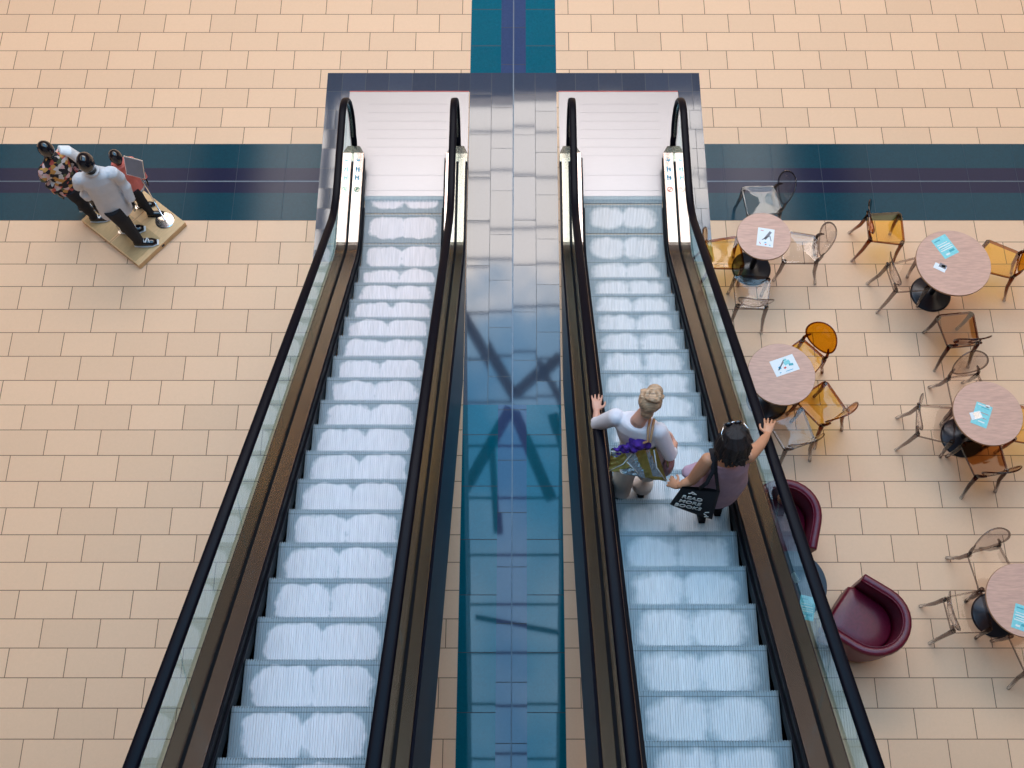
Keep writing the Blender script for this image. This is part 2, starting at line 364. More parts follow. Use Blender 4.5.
# four small floor bolts by the centre line are fixings of the lane
# hall shell
b = MB(); b.box(-20, 20, 29.8, 30, 0, 20); struct('wall_far', b, 'wall_dark')
b = MB(); b.box(-20, 20, -12.2, -12, 0, 20); struct('wall_near', b, 'concrete')
b = MB(); b.box(-20.2, -20, -12, 30, 0, 20); struct('wall_left', b, 'wall_dark')
b = MB(); b.box(20, 20.2, -12, 30, 0, 20); struct('wall_right', b, 'wall_dark')
SKX = 9.0; SKY1 = 24.6
b = MB(); b.box(-20, -SKX, -12, 30, 20, 20.4); b.box(SKX, 20, -12, 30, 20, 20.4); b.box(-SKX, SKX, SKY1, 30, 20, 20.4); b.box(-SKX, SKX, -12, -1, 20, 20.4)
struct('ceiling', b, 'concrete')
# glazed roof: the bright sky seen through its panes
def sky_mat():
    m = bpy.data.materials.new('daylight_glazing'); m.use_nodes = True; nt = m.node_tree; nt.nodes.clear()
    out = N(nt, 'ShaderNodeOutputMaterial'); e = N(nt, 'ShaderNodeEmission')
    g = N(nt, 'ShaderNodeNewGeometry'); nz = N(nt, 'ShaderNodeTexNoise'); nz.inputs['Scale'].default_value = 0.22; nz.inputs['Detail'].default_value = 5
    nt.links.new(g.outputs['Position'], nz.inputs['Vector'])
    sp = N(nt, 'ShaderNodeSeparateXYZ'); nt.links.new(g.outputs['Position'], sp.inputs[0])
    mr = N(nt, 'ShaderNodeMapRange'); mr.inputs[1].default_value = 12; mr.inputs[2].default_value = 22; mr.inputs[3].default_value = 0; mr.inputs[4].default_value = 0.45
    nt.links.new(sp.outputs[1], mr.inputs[0])
    c = ramp(nt, math_(nt, 'ADD', nz.outputs['Fac'], mr.outputs[0]), [(0.38, (0.12, 0.40, 0.70)), (0.66, (0.42, 0.66, 0.90)), (0.86, (1.7, 1.55, 1.42))])
    nt.links.new(c, e.inputs[0]); e.inputs[1].default_value = SKY_STRENGTH
    nt.links.new(e.outputs[0], out.inputs[0]); return m
MT['sky'] = sky_mat()
b = MB(); b.add([(-SKX, -1, 20.5), (SKX, -1, 20.5), (SKX, SKY1, 20.5), (-SKX, SKY1, 20.5)], [(0, 1, 2, 3)])
struct('window_1', b, 'sky')
# roof steel: purlins and V braces
b = MB()
for y in (22.9, 21.1, 19.1, 17.7, 16.0, 14.4, 12.9, 11.4, 9.7, 8.0, 6.6, 5.2, 3.8, 2.4, 0.8, -0.6):
    b.box(-SKX, SKX, y - 0.035, y + 0.035, 19.6, 19.65)
def brace(x0, y0, x1, y1, wd=0.16):
    d = Vector((x1 - x0, y1 - y0, 0)); L = d.length; a = math.atan2(d.y, d.x)
    b.box(0, L, -wd, wd, 19.35, 19.6, Matrix.Translation((x0, y0, 0)) @ Matrix.Rotation(a, 4, 'Z'))
brace(-2.0, 16.2, -0.2, 12.9); brace(1.3, 14.4, -0.2, 12.9); brace(0.6, 14.2, 1.6, 12.0, .1)
brace(-0.3, 12.6, -1.9, 9.5); brace(-0.2, 12.4, .9, 9.6); brace(1.0, 12.4, 2.1, 8.4)
brace(-0.9, 11.6, -0.7, 8.6, .1); brace(-1.3, 6.2, 1.9, 5.6, .06)
for x in (-6.5, 6.5): brace(x, -1, x, 25)
struct('trim_11', b, 'steel_paint')
# shopfront lamps on the far wall
for x in (-15, -9, -4.2, 1.5, 4.4, 9, 14):
    t = thing('wall_lamp', 'lit lantern on the far shopfront wall', 'lamp', (x, 29.7, 2.6), group='lanterns on the far wall')
    q = MB(); q.box(-.5, .5, -.1, .1, -.25, .25); put('lamp_shade', q, 'lamp_warm', t)
    q = MB(); q.box(-.6, .6, -.12, .1, .25, .33); put('bracket', q, 'black_metal', t)

# ------------------------------------------------------------------ escalators
TAN = 0.7027; A = math.atan(TAN); CA, SA = math.cos(A), math.sin(A)
YK = 6.572
def nz_(y): return (YK - y) * TAN
def path(h, rad, y_top=-1.5, n=10, y_flat=8.0, perp=False):
    """list of (y,z) from the flat foot up the incline, at height h over the step line"""
    t = rad * math.tan(A / 2); y1 = YK + t; pts = [(y_flat, h)]
    for i in range(n + 1):
        a = A * i / n; pts.append((y1 - rad * math.sin(a), h + rad * (1 - math.cos(a))))
    pts.append((y_top, h + nz_(y_top)))
    return pts
R_ST = 1.2; TL = R_ST * math.tan(A / 2)
def P(s):
    """step line; s measured up the band, zero where the incline line meets the floor"""
    s1 = -TL; arc = R_ST * A
    if s <= s1: return (YK - s, 0.0)
    if s <= s1 + arc:
        a = (s - s1) / R_ST; return (YK + TL - R_ST * math.sin(a), R_ST * (1 - math.cos(a)))
    q = s - s1 - arc; q0 = TL
    return (YK - (q0 + q) * CA, (q0 + q) * SA)
PITCH = 0.24 / SA
def step_mesh():
    b = MB(); n = 56; hw = 0.478; pw = 2 * hw / n; D = 0.40
    prof = []
    for i in range(n):
        x = -hw + i * pw
        prof += [(x, -0.006), (x + pw * .26, -0.006), (x + pw * .40, 0.0), (x + pw * .86, 0.0)]
    prof.append((hw, -0.006))
    m = len(prof); vs = []
    for x, z in prof: vs.append((x, 0.006 if z == 0 else -0.006, z))           # nose edge, toothed
    for x, z in prof: vs.append((x, -D, z))
    for x, z in prof: vs.append((x, -0.004 if z == 0 else -0.014, -0.245))     # riser foot
    fs = [(i, i + 1, m + i + 1, m + i) for i in range(m - 1)] + [(i, 2 * m + i, 2 * m + i + 1, i + 1) for i in range(m - 1)]
    b.add(vs, fs)
    b.box(-hw, hw, -D, -0.02, -0.06, -0.008)
    return b
STEP = {}
def glass_poly(top, bot): return top + list(reversed(bot))
def escalator(xc, tread, s0, label, handed):
    t = thing('escalator', label, 'escalator', (xc, YK, 0))
    off = (xc, YK, 0)
    def P_(name, b, mat, parent=t, **k): return put(name, b, mat, parent, world=off if parent is t else off, **k)
    # steps
    if tread not in STEP:
        STEP[tread] = step_mesh().mesh('step_' + tread); STEP[tread].materials.append(MT[tread])
    s = s0
    while P(s)[0] < 7.30: s -= PITCH
    while True:
        y, z = P(s)
        if y < -1.3: break
        o = bpy.data.objects.new('step', STEP[tread]); COL.objects.link(o); o.parent = t
        o.location = (0, y - YK, max(z - 0.002, 0.013)); s += PITCH
    # landing plate and comb
    b = MB(); b.box(xc - .758, xc + .758, 7.86, 8.968, 0.0, 0.012)
    for k in range(1, 8): b.box(xc - .50, xc + .50, 7.86 + k * .13, 7.86 + k * .13 + .004, 0.012, 0.0135)
    P_('landing_plate', b, 'white_steel')
    b = MB(); b.box(xc - .758, xc + .758, 8.962, 8.972, 0.0, 0.015); P_('plate_edge', b, 'red_print')
    b = MB(); b.box(xc - .50, xc + .50, 7.40, 7.858, 0.0, 0.022)
    for y in (7.70, 7.48): b.box(xc - .5, xc + .5, y, y + .012, 0.022, 0.024)
    P_('comb_plate', b, 'white_steel')
    b = MB()
    b.box(xc - .49, xc + .49, 7.35, 7.40, .013, .020)
    for k in range(56): x = xc - .478 + k * .01707; b.add([(x, 7.35, .020), (x + .011, 7.35, .020), (x + .0055, 7.31, .014), (x, 7.35, .013), (x + .011, 7.35, .013)], [(0, 1, 2), (3, 2, 4), (0, 2, 3), (1, 4, 2), (0, 3, 4, 1)])
    P_('comb_teeth', b, 'step_r')
    # truss: side claddings and soffit, one dark body under the steps
    side = path(.13, .8, y_flat=7.9)
    low = [(y, max(0.0, z - 1.28)) for y, z in side]
    yq = YK - (1.15 / TAN)
    low = [(-1.5, nz_(-1.5) - 1.15), (yq, 0.0), (7.9, 0.0)]
    poly = side + low
    b = MB(); b.yz(poly, xc + .738, xc + .762); b.yz(poly, xc - .762, xc - .738)
    bot = [(yq, 0.004), (-1.5, nz_(-1.5) - 1.15), (-1.5, nz_(-1.5) - 1.10), (yq + .07, 0.004)]
    b.yz(bot, xc - .740, xc + .740)
    P_('truss_cladding', b, 'clad')
    for sg in (-1, 1):
        # skirt and brush
        sk_t = path(.155, .8, y_flat=7.86); sk_b = path(-.12, .8, y_flat=7.42)
        b = MB()
        sk_b = [(y, max(z, .002)) if y > 6.9 else (y, z) for y, z in sk_b]
        b.yz(sk_t + list(reversed(sk_b)), *(sorted((xc + sg * .484, xc + sg * .500))))
        P_('skirt', b, 'skirt')
        b = MB(); tp = path(.075, .8, y_flat=7.2); bt = path(.045, .8, y_flat=7.2)
        b.yz(tp + list(reversed(bt)), *(sorted((xc + sg * .466, xc + sg * .486)))); P_('skirt_brush', b, 'skirt')
        # decks
        for nm, x0, x1, yf in (('inner_deck', .502, .622, 7.93), ('outer_deck', .658, .742, 7.86)):
            tp = path(.168, .45, y_flat=yf, n=6); bt = path(.138, .45, y_flat=yf, n=6)
            b = MB(); b.yz(tp + list(reversed(bt)), *(sorted((xc + sg * x0, xc + sg * x1))))
            o = P_(nm, b, 'deck_in' if nm == 'inner_deck' else 'deck', bevel=.004)
        # seat of the glass, black
        tp = path(.158, .45, y_flat=7.86, n=6); bt = path(.10, .45, y_flat=7.86, n=6)
        b = MB(); b.yz(tp + list(reversed(bt)), *(sorted((xc + sg * .622, xc + sg * .658)))); P_('glass_channel', b, 'skirt')
        # newel front cap
        b = MB()
        xs = sorted((xc + sg * .502, xc + sg * .766)); xm = sorted((xc + sg * .56, xc + sg * .72))
        b.rings([[Vector((xs[0], 7.80, 0)), Vector((xs[1], 7.80, 0)), Vector((xs[1], 7.80, .166)), Vector((xs[0], 7.80, .166))],
                 [Vector((xs[0], 7.92, 0)), Vector((xs[1], 7.92, 0)), Vector((xs[1], 7.92, .162)), Vector((xs[0], 7.92, .162))],
                 [Vector((xm[0], 8.04, 0)), Vector((xm[1], 8.04, 0)), Vector((xm[1], 8.04, .15)), Vector((xm[0], 8.04, .15))]])
        P_('newel_cap', b, 'deck', bevel=.004)
        # handrail path: incline, knee, flat, big loop, back into the cap
        hp = [(p[0], p[1]) for p in path(.985, 1.0, n=10, y_flat=7.86)]
        hp.reverse()
        cy, cz, rr = 7.88, .565, .42
        loop = []
        for i in range(1, 19):
            a = PI / 2 - i * math.radians(143) / 18
            loop.append((cy + rr * math.cos(a), cz + rr * math.sin(a)))
        tail = [(8.115, .16), (8.05, .09)]
        full = hp + loop + tail
        xh = xc + sg * .64
        ring = []
        for i, (y, z) in enumerate(full):
            a0 = Vector(full[max(i - 1, 0)]); a1 = Vector(full[min(i + 1, len(full) - 1)]); d = (a1 - a0).normalized()
            nrm = Vector((-d[1], d[0])) * -1  # outward
            nrm = Vector((d[1], -d[0]))
            if i < 4 and nrm[1] < 0: nrm = -nrm
            nrm = Vector((-d[1], d[0]))
            pr = [(-.041, -.012), (-.041, .006), (-.030, .018), (-.012, .022), (.012, .022), (.030, .018), (.041, .006), (.041, -.012), (.030, -.02), (-.030, -.02)]
            ring.append([Vector((xh + u, y + nrm[0] * v, z + nrm[1] * v)) for u, v in pr])
        b = MB(); b.rings(ring); P_('handrail', b, 'rubber', smooth=True)
        # steel guide line just under the rail
        ring = []
        for i, (y, z) in enumerate(full[:-2]):
            a0 = Vector(full[max(i - 1, 0)]); a1 = Vector(full[i + 1]); d = (a1 - a0).normalized(); nrm = Vector((-d[1], d[0]))
            ring.append([Vector((xh + u, y + nrm[0] * v, z + nrm[1] * v)) for u, v in ((-.014, -.045), (-.014, -.018), (.014, -.018), (.014, -.045))])
        b = MB(); b.rings(ring); P_('rail_guide', b, 'deck')
        # glass panels, cut square to the incline
        def seg(y): return (y, nz_(y) + .17), (y - 0, nz_(y) + .96)
        dn = Vector((SA, CA))          # normal to incline in (y,z)
        def cut(yb):                   # joint line from deck up to the rail, square to the incline
            p0 = Vector((yb, nz_(yb) + .15)); L = .805 * CA; p1 = p0 + dn * L
            return p0, p1
        ybs = [5.9 - 1.28 * k for k in range(6)]
        if sg * handed < 0: ybs = [y + .35 for y in ybs]
        x0, x1 = xh - .006, xh + .006
        loop_in = [(cy + (rr - .045) * math.cos(a), cz + (rr - .045) * math.sin(a)) for a in [PI / 2 - i * math.radians(140) / 14 for i in range(15)]]
        p0, p1 = cut(ybs[0]); p0 = p0 + Vector((.003, 0)); p1 = p1 + Vector((.003, 0))
        top = [q for q in path(.94, 1.0, n=10, y_flat=7.86) if q[0] < 7.86 and q[0] > p1[0]]
        botp = [(6.586 + .2, .15), (6.57, .155)]
        poly = [tuple(p1)] + list(reversed(top)) + loop_in + [(8.05, .15)] + botp + [tuple(p0)]
        b = MB(); b.yz(poly, x0, x1); P_('glass_panel', b, 'glass')
        for k in range(len(ybs)):
            a0, a1 = cut(ybs[k]); g = Vector((-.004, .004 * TAN))
            if k + 1 < len(ybs): c0, c1 = cut(ybs[k + 1])
            else: c0, c1 = Vector((-1.5, nz_(-1.5) + .15)), Vector((-1.5, nz_(-1.5) + .955))
            b = MB(); b.yz([tuple(a0 + g), tuple(a1 + g), tuple(c1), tuple(c0)], x0, x1); P_('glass_panel', b, 'glass')
    # safety stickers on the inner deck beside the comb
    sg = handed; xm = xc + sg * .562; z = .169
    for k, (y, mt, lab) in enumerate(((7.80, 'blue_print', 'tiny blue hand-rail pictogram'), (7.68, 'blue_print', 'blue standing figures pictogram'), (7.56, 'blue_print', 'blue dog pictogram'),
                                      (7.40, 'green_print' if handed < 0 else 'red_print', 'green round pictogram' if handed < 0 else 'red prohibition ring pictogram'))):
        b = MB()
        if k < 3:
            for dx, dy, w_, h_ in ((-.02, .0, .008, .028), (.012, -.004, .01, .022), (-.002, .012, .022, .006), (-.02, .036, .009, .007), (.012, .028, .008, .006)):
                if k == 0 and h_ > .01: continue
                b.box(xm + dx - w_, xm + dx + w_, y + dy - h_, y + dy + h_, z, z + .0015)
        else:
            ri, ro = .026, .036
            vs = [(xm + r * math.cos(a), y + r * math.sin(a), z + .0015) for a in [2 * PI * i / 20 for i in range(20)] for r in (ri, ro)]
            b.add(vs, [(2 * i, 2 * i + 1, (2 * i + 3) % 40, (2 * i + 2) % 40) for i in range(20)])
            b.box(-.03, .03, -.005, .005, z, z + .002, Matrix.Translation((xm, y, 0)) @ Matrix.Rotation(.8, 4, 'Z'))
            if handed < 0: b.box(xm - .012, xm + .012, y - .012, y + .016, z, z + .002)
        P_('safety_sticker', b, mt, label=lab)
    return t
def s_of(z): return z / SA - 2 * TL + R_ST * A
escalator(-1.42, 'step_l', s_of(2.801), 'left escalator with empty steps and two bright worn patches on each tread', -1)
escalator(1.237, 'step_r', s_of(2.723), 'right escalator that carries the two women, beside the cafe tables', 1)

# ------------------------------------------------------------------ cafe furniture
def table(name, loc, d, label, top='wood', group=None, h=.74, rot=0):
    t = thing(name, label, 'table', loc, rot, group); r = d / 2
    b = MB(); b.lathe([(0.001, h - .026), (r - .006, h - .026), (r, h - .020), (r, h - .006), (r - .004, h), (0.001, h)], 64)
    o = put('tabletop', b, [top, 'wood_edge' if top == 'wood' else top], t)
    for p in o.data.polygons:
        if abs(p.normal.z) < .9: p.material_index = 1
    b = MB(); b.lathe([(.001, .03), (.032, .03), (.032, h - .035), (.14, h - .03), (.14, h - .027), (.001, h - .027)], 24); put('column', b, 'black_metal', t, smooth=True, bevel=0)
    rb = .235 if d > .65 else .23
    b = MB(); b.lathe([(.001, 0), (rb, 0), (rb, .012), (rb - .02, .022), (.11, .034), (.10, .040), (.04, .05), (.001, .05)], 48); put('base_plate', b, 'black_metal', t, smooth=True)
    return t
def sheet(name, cx, cy, z, w_, h_, rot, label, cat, bits=(), base='paper', thick=.0015):
    t = thing(name, label, cat, (cx, cy, z), rot)
    b = MB(); b.box(-w_ / 2, w_ / 2, -h_ / 2, h_ / 2, 0, thick); put('sheet', b, base, t)
    by = {}
    for mt, x, y, bw, bh, rr in bits:
        by.setdefault(mt, MB()).box(-bw / 2 * w_, bw / 2 * w_, -bh / 2 * h_, bh / 2 * h_, thick, thick + .0006,
                                    Matrix.Translation((x * w_, y * h_, 0)) @ Matrix.Rotation(rr, 4, 'Z'))
    for mt, bb in by.items(): put('print', bb, mt, t)
    return t

def chair_parts(t, seat, rod):
    b = MB(); n = 14
    # seat: rounded trapezoid shell, slightly dished, with a turned-down lip
    def outline(s_, z):
        pts = []
        cr = .05
        for cx, cy, a0 in ((.165 * s_, .165 * s_, 0), (-.165 * s_, .165 * s_, 90), (-.135 * s_, -.15 * s_, 180), (.135 * s_, -.15 * s_, 270)):
            for k in range(5):
                a = math.radians(a0 + k * 22.5); pts.append(Vector((cx + cr * s_ * math.cos(a), cy + cr * s_ * math.sin(a), z)))
        return pts
    b.rings([outline(.93, .425), outline(1.0, .430), outline(1.0, .458), outline(.985, .466), outline(.93, .466), outline(.6, .461), outline(.2, .457)], cap=False)
    m = len(b.v); b.f.append(tuple(range(m - 20, m))); b.mi.append(0)
    put('seat', b, [seat, rod], t, smooth=False)
    o = t.children[-1] if t.children else None
    so = [c for c in COL.objects if c.parent == t][-1]
    for p in so.data.polygons: 
        if p.center.z < .465 and (abs(p.normal.z) < .8 or p.center.z < .44): p.material_index = 1
    def leg(x0, y0, x1, y1, xm, ym):
        q = MB(); q.tube([(x0, y0, .455), ((x0 + xm) / 2, (y0 + ym) / 2, .36), (xm, ym, .24), (x1, y1, 0.0)], [.026, .024, .022, .017], 8); put('leg', q, rod, t, smooth=True)
    for s_ in (-1, 1):
        leg(s_ * .185, .185, s_ * .195, .215, s_ * .188, .19)
        leg(s_ * .160, -.178, s_ * .195, -.275, s_ * .168, -.205)
    # back stems
    for s_ in (-1, 1):
        q = MB(); q.tube([(s_ * .160, -.175, .45), (s_ * .165, -.195, .50), (s_ * .150, -.215, .545), (s_ * .125, -.232, .585)], [.021, .019, .016, .010], 8)
        q.ell((s_ * .162, -.188, .485), (.021, .021, .018), 8, 6)
        put('back_stem', q, rod, t, smooth=True)
    # oval back, dished
    q = MB(); rr = []
    tilt = math.radians(16); c = Vector((0, -.250, .675)); ux = Vector((1, 0, 0)); uz = Vector((0, -math.sin(tilt), math.cos(tilt))); un = Vector((0, math.cos(tilt), math.sin(tilt)))
    def ringat(f, o_):
        out = []
        for k in range(32):
            a = 2 * PI * k / 32; x = .195 * f * math.cos(a); zz = .190 * f * math.sin(a)
            out.append(c + ux * x + uz * zz + un * (o_ + 1.1 * x * x))
        return out
    q.rings([ringat(.05, -.005), ringat(.5, -.005), ringat(.93, -.005), ringat(1.0, -.008), ringat(1.03, 0), ringat(1.0, .008), ringat(.93, .005), ringat(.5, .005), ringat(.05, .005)], cap=True)
    bk = put('backrest', q, [seat, rod], t, smooth=True)
    for i, p in enumerate(bk.data.polygons):
        d = (p.center - c); rad = math.hypot(d.x / .195, d.dot(uz) / .19)
        if rad > .95: p.material_index = 1
CH = {}
def chair(kind, fx, fy, rot, label):
    """fx, fy: centre of seat; rot: facing direction (radians, 0 = +Y)"""
    names = {'clear': ('clear', 'clear_edge'), 'amber': ('amber', 'amber_edge'), 'brown': ('brown', 'brown_edge')}
    grp = {'clear': 'clear oval-backed cafe chairs', 'amber': 'amber oval-backed cafe chairs', 'brown': 'brown oval-backed cafe chairs'}[kind]
    if kind not in CH:
        t = thing('cafe_chair', label, 'chair', (fx, fy, 0), rot, grp); chair_parts(t, *names[kind]); CH[kind] = t; return t
    src = CH[kind]; t = src.copy(); COL.objects.link(t); t.location = (fx, fy, 0); t.rotation_euler = (0, 0, rot); t['label'] = label
    for ch in [c for c in COL.objects if c.parent == src]:
        c = ch.copy(); COL.objects.link(c); c.parent = t
    return t

# pixel -> world at a height, with the photo camera (used to read positions off the photograph)
TH = math.radians(68); Fv = Vector((0, math.cos(TH), -math.sin(TH))); Uv = Vector((0, math.sin(TH), math.cos(TH)))
def at(px, py, z=0.0):
    r = Fv + Vector((1, 0, 0)) * ((px - 521) / 1090) - Uv * ((py - 411) / 1090)
    k = (z - H) / r.z; return Vector((r.x * k, r.y * k, z))
def chair_px(kind, rear, front, label, depth=.185):
    a = at(*rear, .46); c = at(*front, .46); d = (c - a); d.z = 0; d.normalize()
    p = a + d * depth
    return chair(kind, p.x, p.y, math.atan2(-d.x, d.y), label)

t1 = at(764, 236, .74); t2 = at(953.5, 262.5, .74); t3 = at(781.5, 374, .74); t4 = at(988, 413, .74); t5 = at(1024, 600, .74); t6 = at(793, 584, .62)
table('cafe_table', (t1.x, t1.y, 0), .61, 'smallest round beechwood cafe table, nearest the dark cross band')
table('cafe_table', (t2.x, t2.y, 0), .83, 'largest round wooden cafe table, with a turquoise leaflet and a photo card on it')
table('cafe_table', (t3.x, t3.y, 0), .72, 'round wooden cafe table touching the right escalator rail, with one white drawing sheet')
table('cafe_table', (t4.x, t4.y, 0), .73, 'round wooden cafe table with a turquoise leaflet under a silver card')
table('cafe_table', (t5.x, t5.y, 0), .74, 'round wooden cafe table cut by the right edge, lowest of the cafe tables')
table('side_table', (t6.x, t6.y, 0), .68, 'dark round side table between the two wine-red armchairs, half hidden by the escalator rail', top='black_metal', h=.62)

chair_px('clear', (778, 199), (746, 202), 'clear chair standing on the dark cross band above the smallest table')
chair_px('clear', (817, 249), (791, 247), 'clear chair to the right of the smallest round table')
chair_px('clear', (752, 307), (752, 274), 'clear chair below the smallest table, over its black base')
chair_px('amber', (708, 254), (740, 252), 'amber chair left of the smallest table, beside the escalator rail')
chair_px('amber', (869, 227), (901, 228), 'amber chair with empty seat at upper left of the largest table')
chair_px('clear', (891.5, 278), (923, 273), 'clear chair left of the largest table, below the amber one')
chair_px('amber', (1016.5, 265), (989, 256), 'amber chair cut by the right edge, right of the largest table')
chair_px('brown', (964, 345), (955, 314), 'brown chair standing alone below the largest table')
chair_px('amber', (814, 349), (799, 363), 'amber chair whose oval back shows whole, upper right of the table at the rail')
chair_px('amber', (834, 418), (810, 389), 'amber chair lower right of the table at the rail, pale glare on its seat')
chair_px('clear', (800, 445), (784, 412), 'clear chair below the table at the rail, next to the woman holding the rail')
chair_px('clear', (918, 420), (951, 425), 'clear chair left of the table with the silver card')
chair_px('clear', (963, 376), (972, 404), 'clear chair with oval back above the table with the silver card')
chair_px('brown', (992, 474), (981, 444), 'dark brown chair below the table with the silver card')
chair_px('amber', (1052, 432), (1022, 424), 'amber chair mostly outside the right edge, beside the table with the silver card')
chair_px('clear', (984, 550), (1000, 586), 'clear chair above the lowest table at the right edge')
chair_px('clear', (949, 615), (984, 611), 'clear chair left of the lowest table, its back toward the red armchair')
chair_px('clear', (1043, 669), (1030, 634), 'clear chair cut by the right edge below the lowest table')

# things on the tables
sketch = [('red_print', -.25, .36, .18, .03, 0), ('red_print', -.30, -.35, .05, .12, .6), ('red_print', .05, -.38, .10, .06, .3), ('grey_print', .12, .12, .16, .52, -.5), ('grey_print', .02, -.02, .06, .44, -.9),
          ('grey_print', .30, -.02, .05, .30, .3), ('blue_print', .02, -.28, .12, .05, .2), ('blue_print', .30, -.40, .08, .04, 0)]
def sheet_px(name, px, py, z, w_, h_, deg, label, cat, bits=(), base='paper', **k):
    p = at(px, py, z); return sheet(name, p.x, p.y, z + .0005, w_, h_, math.radians(deg), label, cat, bits, base, **k)
sheet_px('drawing_sheet', 765.5, 237.5, .74, .185, .235, -10, 'white sheet with a pencil drawing on the smallest cafe table', 'paper', sketch)
sk2 = [('grey_print', -.12, .08, .50, .06, .75), ('grey_print', -.15, .02, .42, .04, .65), ('blue_print', -.22, -.05, .10, .16, .3), ('cyan', .14, .12, .26, .22, .2), ('cyan_dark', .26, -.06, .18, .14, -.2),
       ('blue_print', -.28, -.34, .07, .06, 0), ('red_print', -.02, -.14, .10, .10, .4), ('blue_print', .10, -.36, .30, .04, .0), ('cyan', .1, .30, .14, .12, .3)]
sheet_px('drawing_sheet', 784.5, 365.5, .74, .27, .19, 20, 'white drawing sheet with blue marks on the table at the escalator rail', 'paper', sk2)
lf = [('white_print', 0, .05, .8, .05, 0), ('white_print', -.05, .16, .7, .03, 0), ('white_print', .05, -.05, .75, .03, 0), ('white_print', 0, -.14, .85, .04, 0), ('cyan_dark', .2, -.28, .35, .10, 0), ('cyan_dark', -.2, .36, .4, .05, 0),
      ('white_print', -.15, -.36, .25, .08, 0), ('cyan_dark', -.2, .0, .3, .02, 0)]
sheet_px('leaflet', 945, 246.5, .74, .19, .265, 28, 'turquoise printed leaflet on the largest cafe table', 'leaflet', lf, base='cyan')
t = sheet_px('photo_card', 940, 267.5, .74, .135, .075, -30, 'white card with a dark photo on the largest cafe table', 'card', [('grey_print', .15, .42, .6, .75, 0), ('gold', .2, .45, .3, .4, .3)])
sheet_px('leaflet', 981.5, 415, .74, .17, .26, -24, 'turquoise leaflet on the table with the silver card', 'leaflet',
         [('white_print', 0, .42, .8, .04, 0), ('cyan_dark', .1, .34, .5, .03, 0), ('red_print', .0, -.12, .7, .02, 0), ('red_print', .15, .1, .5, .02, 0), ('white_print', .1, -.3, .4, .05, 0), ('white_print', .2, .46, .25, .12, .2)], base='cyan')
sheet_px('folded_card', 976, 415.5, .742, .12, .085, 12, 'silver folded card lying on a turquoise leaflet', 'card', [('silver', .1, 0, .6, .8, .05)], thick=.003)
sheet_px('leaflet', 1022, 618, .74, .17, .25, -20, 'leaflet at the very right edge on the lowest cafe table', 'leaflet', lf, base='cyan')
sheet_px('leaflet', 807, 608, .62, .15, .24, -12, 'turquoise leaflet on the dark side table, seen through the escalator glass', 'leaflet', lf, base='cyan')
p = at(795, 578, .62)
t = thing('table_card', 'small white tent card on the dark side table', 'card', (p.x, p.y, .6205), .5)
b = MB(); b.prism([(-.03, 0), (.03, 0), (0, .075)], -.05, .05, Matrix.Rotation(PI / 2, 4, 'X')); put('card', b, 'paper', t)

# wine-red tub armchairs
def armchair_parts(t):
    Rr = .30
    ctr = []
    for k in range(5): ctr.append((-Rr, .30 - k * .07))
    for k in range(1, 16): a = PI + PI * k / 16; ctr.append((Rr * math.cos(a), .02 + Rr * math.sin(a)))
    for k in range(5): ctr.append((Rr, .02 + k * .07))
    rings_ = []
    n = len(ctr)
    for i, (x, y) in enumerate(ctr):
        p0 = Vector(ctr[max(i - 1, 0)]); p1 = Vector(ctr[min(i + 1, n - 1)]); d = (p1 - p0).normalized(); nr = Vector((d[1], -d[0]))   # outward
        f = 1 - abs(i - (n - 1) / 2) / ((n - 1) / 2)
        zt = .68 + .07 * min(1, f * 1.6)
        pr = [(.020, .08), (.050, .30), (.062, .55), (.072, zt - .05), (.064, zt - .015), (.040, zt), (.010, zt), (-.018, zt - .02), (-.028, zt - .06), (-.030, .50), (-.030, .30), (-.03, .08)]
        rings_.append([Vector((x + nr[0] * u, y + nr[1] * u, z)) for u, z in pr])
    b = MB(); b.rings(rings_); put('tub_shell', b, 'leather', t, smooth=True, bevel=.012)
    # piping along the rim inside
    b = MB(); b.tube([(r[7]) + Vector((0, 0, .004)) for r in rings_], .006, 6); put('piping', b, 'leather', t, smooth=True)
    out = []
    for k in range(17): a = PI + PI * k / 16; out.append((.268 * math.cos(a), .02 + .268 * math.sin(a)))
    out += [(.268, .30), (.24, .345), (-.24, .345), (-.268, .30)]
    def sc(f, z): return [Vector((x * f, .04 + (y - .04) * f, z)) for x, y in out]
    b = MB(); b.rings([sc(.96, .26), sc(1, .28), sc(1, .40), sc(.97, .43), sc(.9, .445), sc(.5, .455), sc(.1, .457)]); put('seat_cushion', b, 'leather', t, smooth=True)
    b = MB(); b.rings([sc(.93, .08), sc(.97, .10), sc(.97, .26), sc(.93, .265)]); put('seat_base', b, 'leather', t, smooth=True)
    for sx in (-1, 1):
        for y in (-.18, .25):
            q = MB(); q.lathe([(.001, 0), (.018, 0), (.022, .085), (.001, .085)], 12, (sx * .2, y, 0)); put('leg', q, 'black_metal', t, smooth=True)
pa = at(872, 622, .60)
ar = thing('tub_armchair', 'wine-red leather tub armchair standing clear of the escalator rail', 'armchair', (pa.x, pa.y, 0), math.radians(54))
armchair_parts(ar)
pb = at(784, 515, .60)
ar2 = ar.copy(); COL.objects.link(ar2); ar2.location = (pb.x, pb.y, 0); ar2.rotation_euler = (0, 0, math.radians(166)); ar2['label'] = 'wine-red leather tub armchair half hidden behind the escalator rail'
for ch in [c for c in COL.objects if c.parent == ar]:
    c = ch.copy(); COL.objects.link(c); c.parent = ar2

